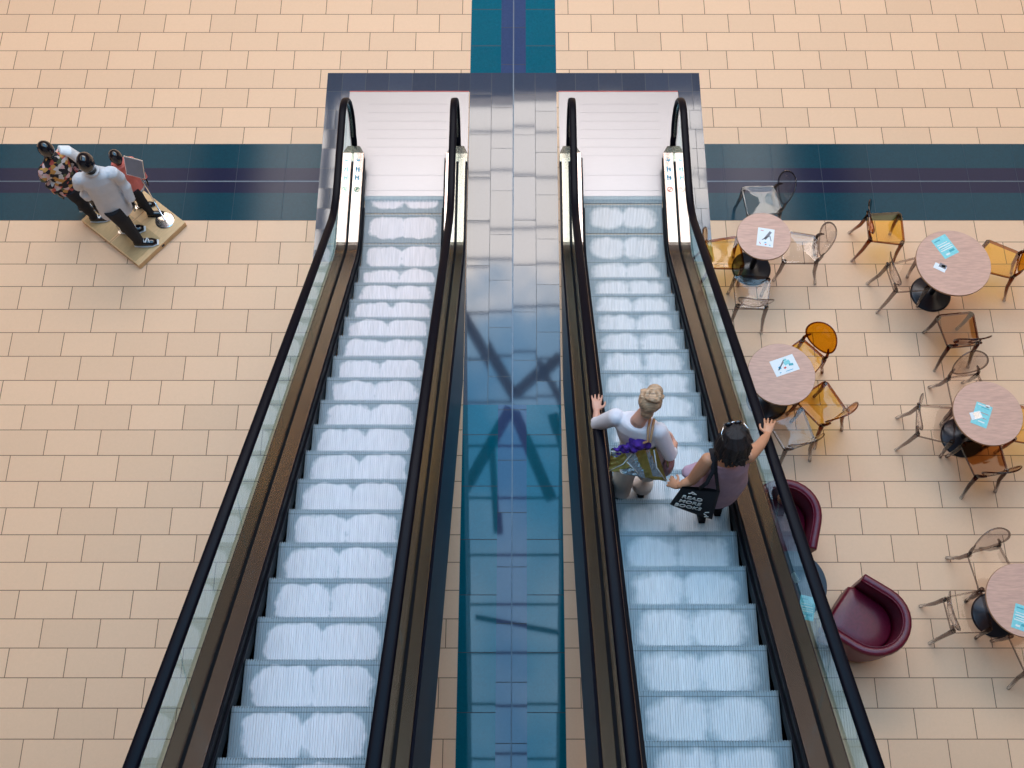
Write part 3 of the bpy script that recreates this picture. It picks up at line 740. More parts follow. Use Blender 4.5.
# ------------------------------------------------------------------ mannequin group
pw_, ps_, pe_ = at(80.8, 220.2, .08), at(138.9, 265.5, .08), at(185.4, 222.1, .08)
ctr = (pw_ + pe_) / 2; ex = (pe_ - ps_); ang = math.atan2(ex.y, ex.x); La = ex.length; Lb = (pw_ - ps_).length
ctr = ps_ + (pe_ - ps_) / 2 + (pw_ - ps_) / 2
pf = thing('display_platform', 'low square plywood platform under the three mannequins', 'platform', (ctr.x, ctr.y, 0), ang)
b = MB(); b.box(-La / 2, La / 2, -Lb / 2, Lb / 2, 0.0, .08); put('deck_board', b, 'plywood', pf, bevel=.004)
b = MB(); b.box(-La * .48, La * .05, -Lb * .43, -Lb * .02, .08, .083); b.box(-La * .48, La * .05, Lb * .02, Lb * .46, .08, .083); put('inset_panel', b, 'plywood_dark', pf)
b = MB(); b.box(-La / 2, La / 2, -.004, .000, .0805, .0835); put('seam', b, 'wood_edge', pf)
b = MB(); b.box(-.02, .02, -Lb / 2 - .006, -Lb / 2, .03, .055); put('latch', b, 'black_metal', pf)

def V(*a): return Vector(a)
def mannequin(base, hgt, rz, label, kind, twist=0.0):
    """egg-headed glossy black shop mannequin, facing local +X, built to scale"""
    t = thing('mannequin', label, 'mannequin', (base.x, base.y, .0835), rz, 'black mannequins on the platform')
    k = hgt / 1.45
    S = lambda x, y, z: Vector((x * k, y * k, z * k))
    Yx = (0, 1, 0)
    tc_, ts_ = math.cos(twist), math.sin(twist)
    T = lambda x, y, z: S(x * tc_ - y * ts_, x * ts_ + y * tc_, z)   # legs turn against the torso
    Yt = (-ts_, tc_, 0)
    def L(b, secs, n=18): b.loft([(S(*c), rx * k, ry * k, Yx) for c, rx, ry in secs], n)
    # body: head, neck, torso, legs, arms, hands in one skin
    b = MB()
    b.ell(S(.015, 0, 1.345), (.098 * k ** .7, .080 * k ** .7, .112 * k ** .7), 20, 14, Matrix.Rotation(.25, 3, 'Y'))
    L(b, [((-.01, 0, 1.10), .060, .058), ((-.005, 0, 1.18), .046, .046), ((.0, 0, 1.27), .044, .046)])
    L(b, [((0, 0, .64), .115, .085), ((0, 0, .75), .105, .075), ((0, 0, .90), .110, .075), ((-.005, 0, 1.02), .135, .078), ((-.01, 0, 1.12), .125, .062), ((-.01, 0, 1.16), .06, .05)])
    arms = {}
    for s_ in (-1, 1):
        fw = .05 if s_ > 0 else -.01
        sh = (-.01, s_ * .150, 1.09); el = (-.02 + .02 * (s_ > 0), s_ * (.205 if s_ > 0 else .185), .86); ha = (fw, s_ * (.20 if s_ > 0 else .17), .68)
        arms[s_] = (sh, el, ha)
        b.tube([S(*sh), S(-.02, s_ * .19, .98), S(*el), S((el[0] + ha[0]) / 2, ha[1], .77), S(*ha)], [.042 * k, .036 * k, .031 * k, .027 * k, .020 * k], 12)
        b.ell(S(*sh), (.05 * k, .05 * k, .05 * k), 12, 8)
        dx = .03
        b.ell(S(ha[0] + .012, ha[1], ha[2] - .035), (.026 * k, .015 * k, .042 * k), 12, 8)
        for f in range(4):
            b.tube([S(ha[0] - .01 + f * .014, ha[1], ha[2] - .06), S(ha[0] - .006 + f * .015, ha[1] - s_ * .006, ha[2] - .10), S(ha[0] + f * .015, ha[1] - s_ * .018, ha[2] - .125 + abs(f - 1.4) * .008)], [.0078, .0072, .006], 8)
        b.tube([S(ha[0] + .03, ha[1], ha[2] - .02), S(ha[0] + .05, ha[1] - s_ * .012, ha[2] - .05), S(ha[0] + .052, ha[1] - s_ * .02, ha[2] - .08)], [.009, .0085, .007], 8)
    st = {-1: .075, 1: -.055}
    for s_ in (-1, 1):
        fx = st[s_]
        b.tube([T(0, s_ * .065, .66), T(fx * .4, s_ * .075, .50), T(fx * .6, s_ * .08, .36), T(fx * .75, s_ * .082, .22), T(fx, s_ * .085, .05)], [.082 * k, .064 * k, .05 * k, .045 * k, .03 * k], 14)
    put('body', b, 'gloss_black', t, remesh=.0065, smooth_it=2)
    # clothes
    top = {'floral': 'floral', 'white': 'shirt_white', 'pink': 'pink_cloth'}[kind]
    hem = {'floral': .62, 'white': .52, 'pink': .60}[kind]
    b = MB()
    L(b, [((0, 0, hem), .165, .125), ((0, 0, hem + .08), .158, .118), ((0, 0, .80), .142, .104), ((0, 0, .95), .148, .100), ((-.005, 0, 1.05), .165, .096), ((-.01, 0, 1.12), .150, .084), ((-.01, 0, 1.165), .085, .068), ((-.008, 0, 1.19), .062, .060)], 24)
    for s_ in (-1, 1):
        sh, el, ha = arms[s_]
        e2 = ha if kind != 'white' or s_ > 0 else ((el[0] + ha[0]) / 2, ha[1], .76)
        b.tube([S(*sh), S(-.02, s_ * .19, .98), S(*el), S((el[0] + ha[0]) / 2, ha[1], .77 + .01), S(e2[0], e2[1], e2[2] + .02)], [.066 * k, .058 * k, .052 * k, .046 * k, .042 * k], 14)
        b.ell(S(sh[0], sh[1] * .92, sh[2]), (.07 * k, .07 * k, .065 * k), 12, 8)
    if kind == 'pink':   # hood lying round the neck
        b.tube([S(-.075, 0, 1.19)] + [S(-.01 + .075 * math.cos(a), .085 * math.sin(a), 1.165) for a in [math.radians(200 + 20 * i) for i in range(0, 18)]], .03 * k, 10)
    if kind == 'white':  # shirt collar
        b.tube([S(.0 + .06 * math.cos(a), .062 * math.sin(a), 1.19) for a in [math.radians(20 * i) for i in range(19)]], .012 * k, 8)
    put({'floral': 'floral_top', 'white': 'shirt', 'pink': 'hoodie'}[kind], b, top, t, remesh=.009, smooth_it=2)
    if kind == 'pink':
        b = MB(); L(b, [((0, 0, .54), .150, .115), ((0, 0, .62), .158, .12)], 24); put('undershirt_hem', b, 'paper', t, smooth=True)
        b = MB(); b.tube([S(.06, -.16, .80), S(.08, -.13, .95), S(.06, -.10, 1.10), S(-.02, -.09, 1.19), S(-.09, -.07, 1.12), S(-.11, -.05, .95)], .013 * k, 8, .5); put('shoulder_strap', b, 'black_cloth', t, smooth=True)
    if kind == 'floral':  # pale jacket sleeve hung over one shoulder
        b = MB(); b.tube([S(-.02, .13, 1.15), S(.02, .20, 1.08), S(.06, .245, .92), S(.10, .25, .74)], [.06 * k, .075 * k, .07 * k, .05 * k], 12, .7); put('jacket_sleeve', b, 'paper', t, remesh=.009, smooth_it=2)
    b = MB()
    L(b, [((0, 0, .60), .125, .10), ((0, 0, .70), .118, .09)])
    for s_ in (-1, 1):
        fx = st[s_]
        b.tube([T(0, s_ * .065, .66), T(fx * .4, s_ * .078, .50), T(fx * .6, s_ * .082, .36), T(fx * .75, s_ * .084, .22), T(fx * .95, s_ * .086, .07)], [.092 * k, .080 * k, .068 * k, .060 * k, .052 * k], 14)
    put('trousers', b, 'black_cloth', t, remesh=.009, smooth_it=2)
    for s_ in (-1, 1):
        fx = st[s_]
        q = MB()
        q.loft([(T(fx - .055, s_ * .086, .035), .030 * k, .034 * k, Yt), (T(fx - .02, s_ * .086, .045), .038 * k, .044 * k, Yt), (T(fx + .05, s_ * .088, .036), .042 * k, .034 * k, Yt),
                (T(fx + .12, s_ * .09, .028), .044 * k, .026 * k, Yt), (T(fx + .165, s_ * .09, .022), .028 * k, .018 * k, Yt)], 16)
        sh = put('shoe', q, 'gloss_black', t, smooth=True)
        q = MB(); q.loft([(T(fx - .065, s_ * .086, .007), .03 * k, .007 * k, Yt), (T(fx + .02, s_ * .088, .007), .046 * k, .008 * k, Yt), (T(fx + .12, s_ * .09, .007), .050 * k, .008 * k, Yt), (T(fx + .18, s_ * .09, .007), .03 * k, .006 * k, Yt)], 16)
        put('sole', q, 'paper' if kind != 'pink' else 'gloss_black', sh, smooth=True)
        if kind != 'pink':
            q = MB()
            for j in range(4): q.box(-.028 * k, .028 * k, -.005, .005, 0, .006, Matrix.Translation(T(fx + .02 + j * .024, s_ * .088, .076 - j * .006)) @ Matrix.Rotation(twist + PI / 2 + (.3 if j % 2 else -.3), 4, 'Z'))
            put('laces', q, 'paper', sh)
    q = MB(); pa_ = T(.03, -.02, 0) if kind == 'floral' else T(st[1] - .08, .086, 0); q.tube([pa_, pa_ + V(.01, 0, .16)], .006, 8); q.lathe([(.001, 0), (.03, 0), (.03, .006), (.001, .006)], 16, pa_); put('ankle_stand', q, 'chrome', t)
    return t
m2 = at(134, 238, .08); m1 = at(90, 215, .08); m3 = at(147, 211, .08)
FACE = math.radians(14)
mannequin(m1, 1.44, math.radians(-35), 'black-headed mannequin in a dark floral top with a pale jacket, farthest left', 'floral', math.radians(45))
mannequin(m2, 1.68, math.radians(-76), 'tallest black-headed mannequin in a pale shirt and black trousers, front of the group', 'white', math.radians(84))
mannequin(m3, 1.20, math.radians(-50), 'smallest black-headed mannequin in a pink hooded top and black trousers', 'pink', math.radians(60))
# sign stand
sb = at(165, 220.5, .08)
st_ = thing('sign_stand', 'chrome sign holder with round foot on the platform corner', 'sign stand', (sb.x, sb.y, .0805), 0)
b = MB(); b.lathe([(.001, 0), (.115, 0), (.115, .008), (.105, .014), (.02, .020), (.001, .020)], 40); put('round_foot', b, 'chrome', st_, smooth=False)
b = MB(); b.tube([(0, 0, .015), (0, 0, 1.06)], .009, 12); put('pole', b, 'chrome', st_, smooth=True)
rm = Matrix.Translation((0, 0, 1.10)) @ Matrix.Rotation(math.radians(-16), 4, 'Z') @ Matrix.Rotation(math.radians(66), 4, 'X')
b = MB(); b.box(-.115, .115, -.12, .12, 0, .012, rm)
fr = put('sign_frame', b, 'chrome', st_, bevel=.003)
b = MB(); b.box(-.105, .105, -.11, .11, .012, .014, rm); put('sign_sheet', b, 'grey_print', fr)
b = MB(); b.box(-.03, .03, -.03, .03, -.05, 0, rm); put('clamp', b, 'black_metal', st_)

# ------------------------------------------------------------------ the two women
def hand(b, wrist, direction, palm_n, side, size=1.0, curl=.5):
    """palm with four unequal bent fingers and a thumb off its side; direction = wrist->fingers, palm_n = towards what it holds"""
    wv = Vector(wrist); d = Vector(direction).normalized(); pn = Vector(palm_n); pn = (pn - d * pn.dot(d)).normalized(); x = pn.cross(d) * side
    z = size
    b.loft([(wv, .024 * z, .018 * z, x), (wv + d * .03 * z, .034 * z, .016 * z, x), (wv + d * .075 * z, .040 * z, .014 * z, x), (wv + d * .09 * z, .036 * z, .011 * z, x)], 12)
    for i, (off, ln) in enumerate(((-.030, .058), (-.010, .070), (.011, .074), (.031, .066))):
        p0 = wv + d * .085 * z + x * off * z
        spread = x * off * .35
        p1 = p0 + (d + spread * 20) * ln * .45 * z + pn * .004
        p2 = p1 + (d * (1 - curl) + pn * curl + spread * 14).normalized() * ln * .35 * z
        p3 = p2 + (d * (1 - curl * 1.6) + pn * curl * 1.3).normalized() * ln * .28 * z
        b.tube([p0 - d * .015, p0, p1, p2, p3], [.0085 * z, .0088 * z, .0085 * z, .0078 * z, .006 * z], 8, up=pn)
    p0 = wv + d * .028 * z + x * .030 * z
    p1 = p0 + (d * .6 + x * .9).normalized() * .034 * z; p2 = p1 + (d * .9 + x * .3 + pn * .4 * curl).normalized() * .026 * z; p3 = p2 + (d + pn * curl).normalized() * .02 * z
    b.tube([p0 - x * .01, p0, p1, p2, p3], [.010 * z, .011 * z, .0105 * z, .009 * z, .007 * z], 8, up=pn)
def basis(fwd, up):
    f = Vector(fwd).normalized(); u = Vector(up); u = (u - f * u.dot(f)).normalized(); r = f.cross(u)
    return Matrix((r, f, u)).transposed()        # columns: right, forward, up
def head(b, c, fwd, up, s_=1.0):
    R = basis(fwd, up); c = Vector(c)
    b.ell(c + R @ V(0, -.008, .02) * s_, (.073 * s_, .092 * s_, .095 * s_), 20, 14, R)
    b.ell(c + R @ V(0, .030, -.055) * s_, (.052 * s_, .058 * s_, .062 * s_), 16, 10, R)       # jaw
    b.loft([(c + R @ V(0, .078, .005) * s_, .010 * s_, .008 * s_, R @ V(1, 0, 0)), (c + R @ V(0, .096, -.022) * s_, .013 * s_, .012 * s_, R @ V(1, 0, 0)), (c + R @ V(0, .086, -.036) * s_, .014 * s_, .006 * s_, R @ V(1, 0, 0))], 10)
    for q in (-1, 1): b.ell(c + R @ V(q * .074, -.005, -.012) * s_, (.010 * s_, .018 * s_, .030 * s_), 10, 8, R)
    b.ell(c + R @ V(0, .084, -.058) * s_, (.022 * s_, .008 * s_, .007 * s_), 10, 6, R)          # lips
    return R
def face_bits(t, off, c, R, s_=1.0, lip='red_print'):
    for q in (-1, 1):
        b = MB(); b.ell(Vector(c) + R @ V(q * .029, .070, .012) * s_, (.012, .009, .008), 10, 8, R); e = put('eye', b, 'paper', t, world=off, smooth=True)
        b = MB(); b.ell(Vector(c) + R @ V(q * .029, .078, .012) * s_, (.005, .004, .005), 8, 6, R); put('iris', b, 'black_cloth', e, world=(0, 0, 0) if False else off, smooth=True)
    b = MB(); b.ell(Vector(c) + R @ V(0, .090, -.058) * s_, (.018, .004, .005), 10, 6, R); put('mouth', b, 'rose_bag', t, world=off, smooth=True)

def atp(px, py, z): return at(px, py, z + .17)
# ---- woman in white, left hand on the inner rail
Z1 = 2.483
w1o = (0.95, 2.90, Z1)
W1 = thing('person', 'blonde woman in white three-quarter sleeve top and cream trousers, one hand on the inner handrail', 'person', w1o)
hd = atp(651, 401, 3.84); shL = atp(616, 417, 3.61); shR = atp(659, 431, 3.61)
sv = (shR - shL).normalized(); fw = Vector((-sv.y, sv.x, 0)).normalized()
if fw.y < 0: fw = -fw
ch = (shL + shR) / 2; pel = Vector((.965, 2.93, 3.27)); fl = at(619, 494, Z1); fr_ = at(641, 489, Z1)
elL = at(597, 424, 3.47); haL = at(596.5, 411, 3.45); elR = atp(670, 455, 3.34); haR = atp(675, 443, 3.24)
hfw = (fw + Vector((.1, 0, -.25))).normalized()
b = MB()
R1 = head(b, hd, hfw, (0, .25, 1))
nb = ch + Vector((0, 0, .03)); b.loft([(nb - V(0, 0, .03), .07, .06, sv), (nb + V(0, 0, .05), .055, .055, sv), (hd - R1 @ V(0, .01, .06), .052, .055, sv)], 16)
b.loft([(pel - V(0, 0, .06), .15, .11, sv), (pel, .165, .12, sv), (pel + (ch - pel) * .35, .13, .095, sv), (pel + (ch - pel) * .7, .145, .10, sv), (ch, .15, .085, sv), (ch + V(0, 0, .05), .08, .06, sv)], 20)
b.tube([shL, shL.lerp(elL, .5), elL, elL.lerp(haL, .6), haL], [.050, .044, .038, .032, .024], 12)
b.tube([shR, shR.lerp(elR, .5), elR, elR.lerp(haR, .6), haR], [.050, .044, .038, .032, .024], 12)
hand(b, haL, V(.05, .9, -.1), V(0, -.2, -1), 1, 1.0, .2)
hand(b, haR, V(-.2, .7, -.5), V(-.8, 0, -.3), -1, 1.0, .7)
for f_, q in ((fl, -1), (fr_, 1)):
    hp = pel + sv * q * .085 - V(0, 0, .05); kn = hp.lerp(f_, .5) + V(0, .05, 0)
    b.tube([hp, hp.lerp(kn, .5), kn, kn.lerp(f_, .5), f_ + V(0, 0, .07)], [.085, .072, .055, .048, .033], 14)
put('body', b, 'skin_pale', W1, world=w1o, remesh=.0055, smooth_it=1)
face_bits(W1, w1o, hd, R1)
b = MB()
wst = pel + V(0, 0, -.02)
b.loft([(wst - V(0, 0, .05), .205, .150, sv), (wst + V(0, 0, .05), .190, .145, sv), (pel + (ch - pel) * .40, .170, .125, sv), (pel + (ch - pel) * .72, .178, .128, sv), (ch - V(0, 0, .02), .178, .108, sv), (ch + V(0, 0, .035), .135, .088, sv), (ch + V(0, 0, .055), .10, .075, sv)], 28)
for sh, el, ha in ((shL, elL, haL), (shR, elR, haR)):
    b.ell(sh, (.068, .068, .068), 14, 10)
    e2 = el.lerp(ha, .35)
    b.tube([sh, sh.lerp(el, .5), el, e2], [.068, .062, .056, .050], 16)
put('white_top', b, 'knit_white', W1, world=w1o, remesh=.0085, smooth_it=3)
b = MB()
b.loft([(pel - V(0, 0, .10), .18, .13, sv), (pel + V(0, 0, .02), .175, .13, sv)], 20)
for f_, q in ((fl, -1), (fr_, 1)):
    hp = pel + sv * q * .088 - V(0, 0, .06); kn = hp.lerp(f_, .5) + V(0, .01, 0)
    b.tube([hp, hp.lerp(kn, .5), kn, kn.lerp(f_, .6), f_ + V(0, -.01, .07)], [.105, .098, .090, .088, .085], 16)
put('trousers', b, 'trouser_cream', W1, world=w1o, remesh=.009, smooth_it=3)
def shoe(t, off, f_, dirv, mat, name='shoe'):
    d = Vector(dirv).normalized(); x = V(d.y, -d.x, 0); b = MB()
    b.loft([(f_ - d * .07 + V(0, 0, .035), .026, .034, x), (f_ - d * .04 + V(0, 0, .04), .034, .040, x), (f_ + d * .04 + V(0, 0, .033), .040, .032, x), (f_ + d * .12 + V(0, 0, .024), .044, .023, x), (f_ + d * .165 + V(0, 0, .018), .028, .016, x)], 16)
    b.loft([(f_ - d * .08 + V(0, 0, .006), .026, .006, x), (f_ + V(0, 0, .006), .038, .006, x), (f_ + d * .12 + V(0, 0, .006), .046, .006, x), (f_ + d * .175 + V(0, 0, .006), .026, .006, x)], 16)
    put(name, b, mat, t, world=off, smooth=True)
shoe(W1, w1o, fl, (0, 1, 0), 'black_cloth'); shoe(W1, w1o, fr_, (.1, 1, 0), 'black_cloth')
# blonde hair pinned up: cap, swept locks and a loose knot
b = MB()
b.ell(hd + R1 @ V(0, -.022, .032), (.088, .098, .092), 22, 16, R1)
b.ell(hd + R1 @ V(.0, -.075, -.045), (.052, .040, .07), 16, 10, R1)
b.ell(hd + R1 @ V(.01, .035, .085), (.060, .055, .045), 16, 10, R1)
random.seed(3)
for i in range(12):
    a = 2 * PI * i / 12; r0 = .052
    pts = [hd + R1 @ V(.015 + r0 * math.cos(a + j * .5) * (1 - j * .12), -.035 + r0 * math.sin(a + j * .5) * (1 - j * .12), .115 + .012 * math.sin(a * 3 + j)) for j in range(4)]
    b.tube(pts, [.015, .017, .014, .008], 8)
for i in range(14):
    x = -.075 + i * .0115
    b.tube([hd + R1 @ V(x, .055, .075 - abs(x) * .5), hd + R1 @ V(x * 1.1, .0, .118 - abs(x) * .45), hd + R1 @ V(x * .8, -.07, .095)], [.008, .011, .008], 6)
put('hair', b, 'blonde', W1, world=w1o, remesh=.005, smooth_it=1)
# patchwork tote on her back, hung from the right shoulder
BW = Vector((sv.x, sv.y, -.12)).normalized()
tl = atp(611, 449, 3.44); tr = atp(656, 448, 3.46); br = atp(667, 481, 3.20); bl = atp(609, 470, 3.22)
def patch_bag():
    t = thing('tote_bag', 'gold and silver patchwork tote bag hanging behind the woman in white', 'bag', tuple((bl + br) / 2))
    off = tuple((bl + br) / 2)
    nrm = ((tr - tl).cross(bl - tl)).normalized()
    if nrm.y > 0: nrm = -nrm
    th_ = .035
    nx, ny = 8, 5
    def g(u, v):
        p = tl.lerp(tr, u).lerp(bl.lerp(br, u), v)
        return p
    b = MB()
    def bulge(u, v): return math.sin(PI * u) ** .5 * (0.25 + .75 * math.sin(PI * min(1, .15 + v * .8))) * th_ + .006 * math.sin(u * 31 + v * 9) * math.sin(v * 17 + u * 5)
    fr = [[g(i / 48, j / 30) + nrm * bulge(i / 48, j / 30) for i in range(49)] for j in range(31)]
    bk = [[g(i / 48, j / 30) - nrm * bulge(i / 48, j / 30) for i in range(49)] for j in range(31)]
    vs = [p for r in fr for p in r] + [p for r in bk for p in r]
    o = 49 * 31
    for j in range(30):
        for i in range(48):
            u = i / 48; v = j / 30
            silver = (.30 < u - v * .12 < .52 and v < .58) or (v > .66 + .08 * math.sin(u * 9) and .18 < u < .62) or (.76 < u < .84 + .1 * v and v < .85) or (u < .16 and v < .25)
            b.f.append((j * 49 + i, j * 49 + i + 1, (j + 1) * 49 + i + 1, (j + 1) * 49 + i)); b.mi.append(1 if silver else 0)
            b.f.append((o + j * 49 + i, o + (j + 1) * 49 + i, o + (j + 1) * 49 + i + 1, o + j * 49 + i + 1)); b.mi.append(0)
    q0 = 30 * 49
    for i in range(48): b.f.append((q0 + i, q0 + 1 + i, o + q0 + 1 + i, o + q0 + i)); b.mi.append(0)
    b.v = [tuple(p) for p in vs]
    put('bag_body', b, ['gold', 'silver'], t, world=off, smooth=True)
    b = MB()
    b.tube([g(0, .9) + nrm * .03, g(.25, .45) + nrm * .045, g(.5, 0) + nrm * .03], .0045, 6); b.tube([g(.5, .0) + nrm * .035, g(.25, .0) + nrm * .035, g(0, .02) + nrm * .02], .005, 6)
    b.tube([g(.33, .35) + nrm * .045, g(.52, .75) + nrm * .045], .004, 6)
    b.tube([g(.95, .0) + nrm * .02, g(.9, .5) + nrm * .035, g(.99, .95) + nrm * .02], .005, 6); put('piping', b, 'white_print', t, world=off, smooth=True)
    so = shR.lerp(shL, .28) + V(0, -.045, .075)
    b = MB(); b.tube([g(.20, 0), g(.45, -.22) + nrm * .05, so + V(0, -.07, -.07), so, so + V(.02, .09, -.02)], .010, 8, .45); b.tube([g(.85, 0), g(.80, -.3) + nrm * .03, so + V(.02, -.07, -.08), so + V(.03, 0, 0), so + V(.05, .09, -.02)], .010, 8, .45)
    put('strap', b, 'tan_strap', t, world=off, smooth=True)
    return t, g, nrm
tb, gb, nb_ = patch_bag()
# purple scarf stuffed in the bag's mouth
b = MB(); random.seed(11)
sc0, sc1 = gb(.10, .04), gb(.80, -.30)
for i in range(70):
    u = random.random(); p = sc0.lerp(sc1, u) + nb_ * .03 + V(random.uniform(-.03, .03), random.uniform(-.03, .03), random.uniform(-.035, .045))
    rr = (.010 + .016 * u) * random.uniform(.7, 1.4)
    b.ell(p, (rr * random.uniform(.8, 1.5), rr, rr * .9), 10, 8, Matrix.Rotation(random.uniform(0, 3), 3, 'Z'))
sc = put('scarf', b, 'purple', None, remesh=.006); tag(sc, 'crumpled purple scarf stuffed in the mouth of the patchwork tote bag', 'scarf')
# small rose handbag at her right elbow
hb = atp(669, 464, 3.16)
t = thing('handbag', 'small rose leather handbag hanging from the right arm of the woman in white', 'bag', tuple(hb - V(0, 0, .10)))
o_ = tuple(hb - V(0, 0, .10)); b = MB()
b.loft([(hb - V(0, 0, .10), .075, .035, fw), (hb - V(0, 0, .05), .085, .045, fw), (hb + V(0, 0, .03), .075, .035, fw), (hb + V(0, 0, .07), .060, .014, fw)], 18); put('bag_body', b, 'rose_bag', t, world=o_, smooth=True)
b = MB(); b.tube([hb + fw * .05 + V(0, 0, .06), hb + fw * .04 + V(0, 0, .16), elR + V(0, 0, .055) + fw * .03, hb - fw * .04 + V(-.02, 0, .16), hb - fw * .05 + V(0, 0, .06)], .008, 8); put('handle', b, 'gold', t, world=o_, smooth=True)

# ---- woman in lilac, right hand on the outer rail
Z2 = 2.723
w2o = (1.50, 2.63, Z2)
W2 = thing('person', 'dark-haired woman in sleeveless lilac tunic with sunglasses on her head, reaching to the outer handrail', 'person', w2o)
hd = atp(733, 440, 4.03); shL = atp(708, 460, 3.80); shR = atp(748, 456, 3.80)
sv = (shR - shL).normalized(); fw = Vector((-sv.y, sv.x, 0)).normalized()
if fw.y < 0: fw = -fw
ch = (shL + shR) / 2; pel = atp(723, 482, 3.30); fl = at(701, 514, Z2); fr_ = at(717, 507, Z2)
elR = atp(759, 446, 3.66); haR = V(1.868, 2.93, 3.61); elL = atp(692, 480, 3.56); haL = atp(679, 486.5, 3.50)
b = MB()
hfw = (fw + V(-.1, 0, -.2)).normalized()
R2 = head(b, hd, hfw, (0, .12, 1))
b.loft([(ch, .07, .06, sv), (ch + V(0, 0, .08), .055, .055, sv), (hd - R2 @ V(0, .01, .06), .052, .055, sv)], 16)
b.loft([(pel - V(0, 0, .08), .155, .115, sv), (pel, .17, .125, sv), (pel + (ch - pel) * .35, .138, .10, sv), (pel + (ch - pel) * .7, .15, .105, sv), (ch - V(0, 0, .01), .155, .09, sv), (ch + V(0, 0, .045), .09, .062, sv)], 20)
for sh, el, ha in ((shL, elL, haL), (shR, elR, haR)):
    b.ell(sh, (.055, .055, .055), 12, 8)
    b.tube([sh, sh.lerp(el, .5), el, el.lerp(ha, .6), ha], [.054, .050, .042, .036, .025], 14)
hand(b, haR, V(.25, .9, -.1), V(.1, -.1, -1), -1, 1.0, .25)
hand(b, haL, V(-.5, .5, -.5), V(.5, 0, -.6), 1, 1.0, .8)
for f_, q in ((fl, -1), (fr_, 1)):
    hp = pel + sv * q * .085 - V(0, 0, .05); kn = hp.lerp(f_, .5) + V(0, .05, 0)
    b.tube([hp, hp.lerp(kn, .5), kn, kn.lerp(f_, .5), f_ + V(0, 0, .07)], [.088, .075, .058, .050, .034], 14)
put('body', b, 'skin', W2, world=w2o, remesh=.0055, smooth_it=1)
face_bits(W2, w2o, hd, R2)
b = MB()
b.loft([(pel + V(-.02, .02, -.28), .20, .15, sv), (pel + V(-.01, .01, -.12), .195, .145, sv), (pel + V(0, 0, .05), .182, .135, sv), (pel + (ch - pel) * .45, .168, .128, sv), (pel + (ch - pel) * .78, .165, .122, sv), (ch - V(0, 0, .03), .150, .108, sv), (ch + V(0, -.005, .02), .118, .085, sv)], 28)
fp = atp(682, 473, 3.30)
b.tube([pel + V(-.05, .05, .12), pel.lerp(fp, .55) + V(0, .03, .06), fp + V(.02, 0, .02), fp], [.12, .085, .05, .025], 14, .45)
tn = put('tunic', b, 'lilac', W2, world=w2o, remesh=.0085, smooth_it=3)
b = MB()
for q in (-1, 1):
    s0_ = ch + sv * q * .105
    b.tube([s0_ - fw * .085 + V(0, 0, -.07), s0_ - fw * .055 + V(0, 0, .02), s0_ + V(0, 0, .062), s0_ + fw * .07 + V(0, 0, .0)], .009, 8, .5)
put('shoulder_strap', b, 'black_cloth', W2, world=w2o, smooth=True)
b = MB()
for f_, q in ((fl, -1), (fr_, 1)):
    hp = pel + sv * q * .088 - V(0, 0, .06); kn = hp.lerp(f_, .5) + V(0, .05, 0)
    b.tube([hp, hp.lerp(kn, .5), kn, kn.lerp(f_, .6), f_ + V(0, -.01, .06)], [.096, .085, .068, .056, .046], 16)
put('leggings', b, 'black_cloth', W2, world=w2o, remesh=.009, smooth_it=2)
shoe(W2, w2o, fl, (0, 1, 0), 'black_cloth'); shoe(W2, w2o, fr_, (.05, 1, 0), 'black_cloth')
# chin-length dark hair made of a cap and locks
b = MB(); random.seed(9)
b.ell(hd + R2 @ V(0, -.020, .030), (.090, .102, .095), 22, 16, R2)
for i in range(64):
    a = math.radians(-222 + i * 264 / 63)          # around the back from side to side
    cx, cy = math.cos(a), math.sin(a); jt = random.uniform(-.010, .014); tw = random.uniform(-.02, .02)
    wob = random.uniform(-.010, .014); ln = random.uniform(-.16, -.11)
    b.tube([hd + R2 @ V(cx * .008 + .012 + tw * .3, cy * .012 + .005, .134), hd + R2 @ V(cx * .052 + tw, cy * .060 - .01, .118 + jt * .6), hd + R2 @ V(cx * (.094 + jt), cy * (.100 + jt) - .02, .06), hd + R2 @ V(cx * (.104 + wob) + tw, cy * (.112 + wob) - .022, -.03), hd + R2 @ V(cx * (.110 + wob), cy * (.114 + wob) - .022 + tw, ln * .75), hd + R2 @ V(cx * (.100 + wob), cy * .102 - .02, ln)],
           [.008, .011, .0125, .0125, .011, .004], 7)
for i in range(26):
    a = math.radians(30 + i * 120 / 25); cx, cy = math.cos(a), math.sin(a); jt = random.uniform(-.008, .010)
    b.tube([hd + R2 @ V(cx * .01 + .01, cy * .01 - .01, .132), hd + R2 @ V(cx * .045 + jt, cy * .05 - .01, .126 + jt), hd + R2 @ V(cx * (.080 + jt), cy * .088 - .015, .085)], [.009, .011, .008], 7)
put('hair', b, 'dark_hair', W2, world=w2o, remesh=.004, smooth_it=0)
# sunglasses pushed up on her hair (worn by her, a thing of its own)
so = hd + R2 @ V(0, .056, .118)
t = thing('sunglasses', 'dark sunglasses pushed up on the hair of the woman in lilac', 'sunglasses', tuple(so)); o_ = tuple(so)
for q in (-1, 1):
    b = MB(); b.ell(so + R2 @ V(q * .034, .0, .012), (.030, .016, .022), 14, 8, R2); put('lens', b, 'gloss_black', t, world=o_, smooth=True)
    b = MB(); b.tube([so + R2 @ V(q * .066, 0, .012), so + R2 @ V(q * .096, -.045, -.01), so + R2 @ V(q * .100, -.10, -.03)], .0035, 6); put('temple', b, 'chrome', t, world=o_, smooth=True)
b = MB(); b.tube([so + R2 @ V(-.068, .004, .02), so + R2 @ V(0, .006, .022), so + R2 @ V(.068, .004, .02)], .004, 6); put('bridge', b, 'chrome', t, world=o_, smooth=True)
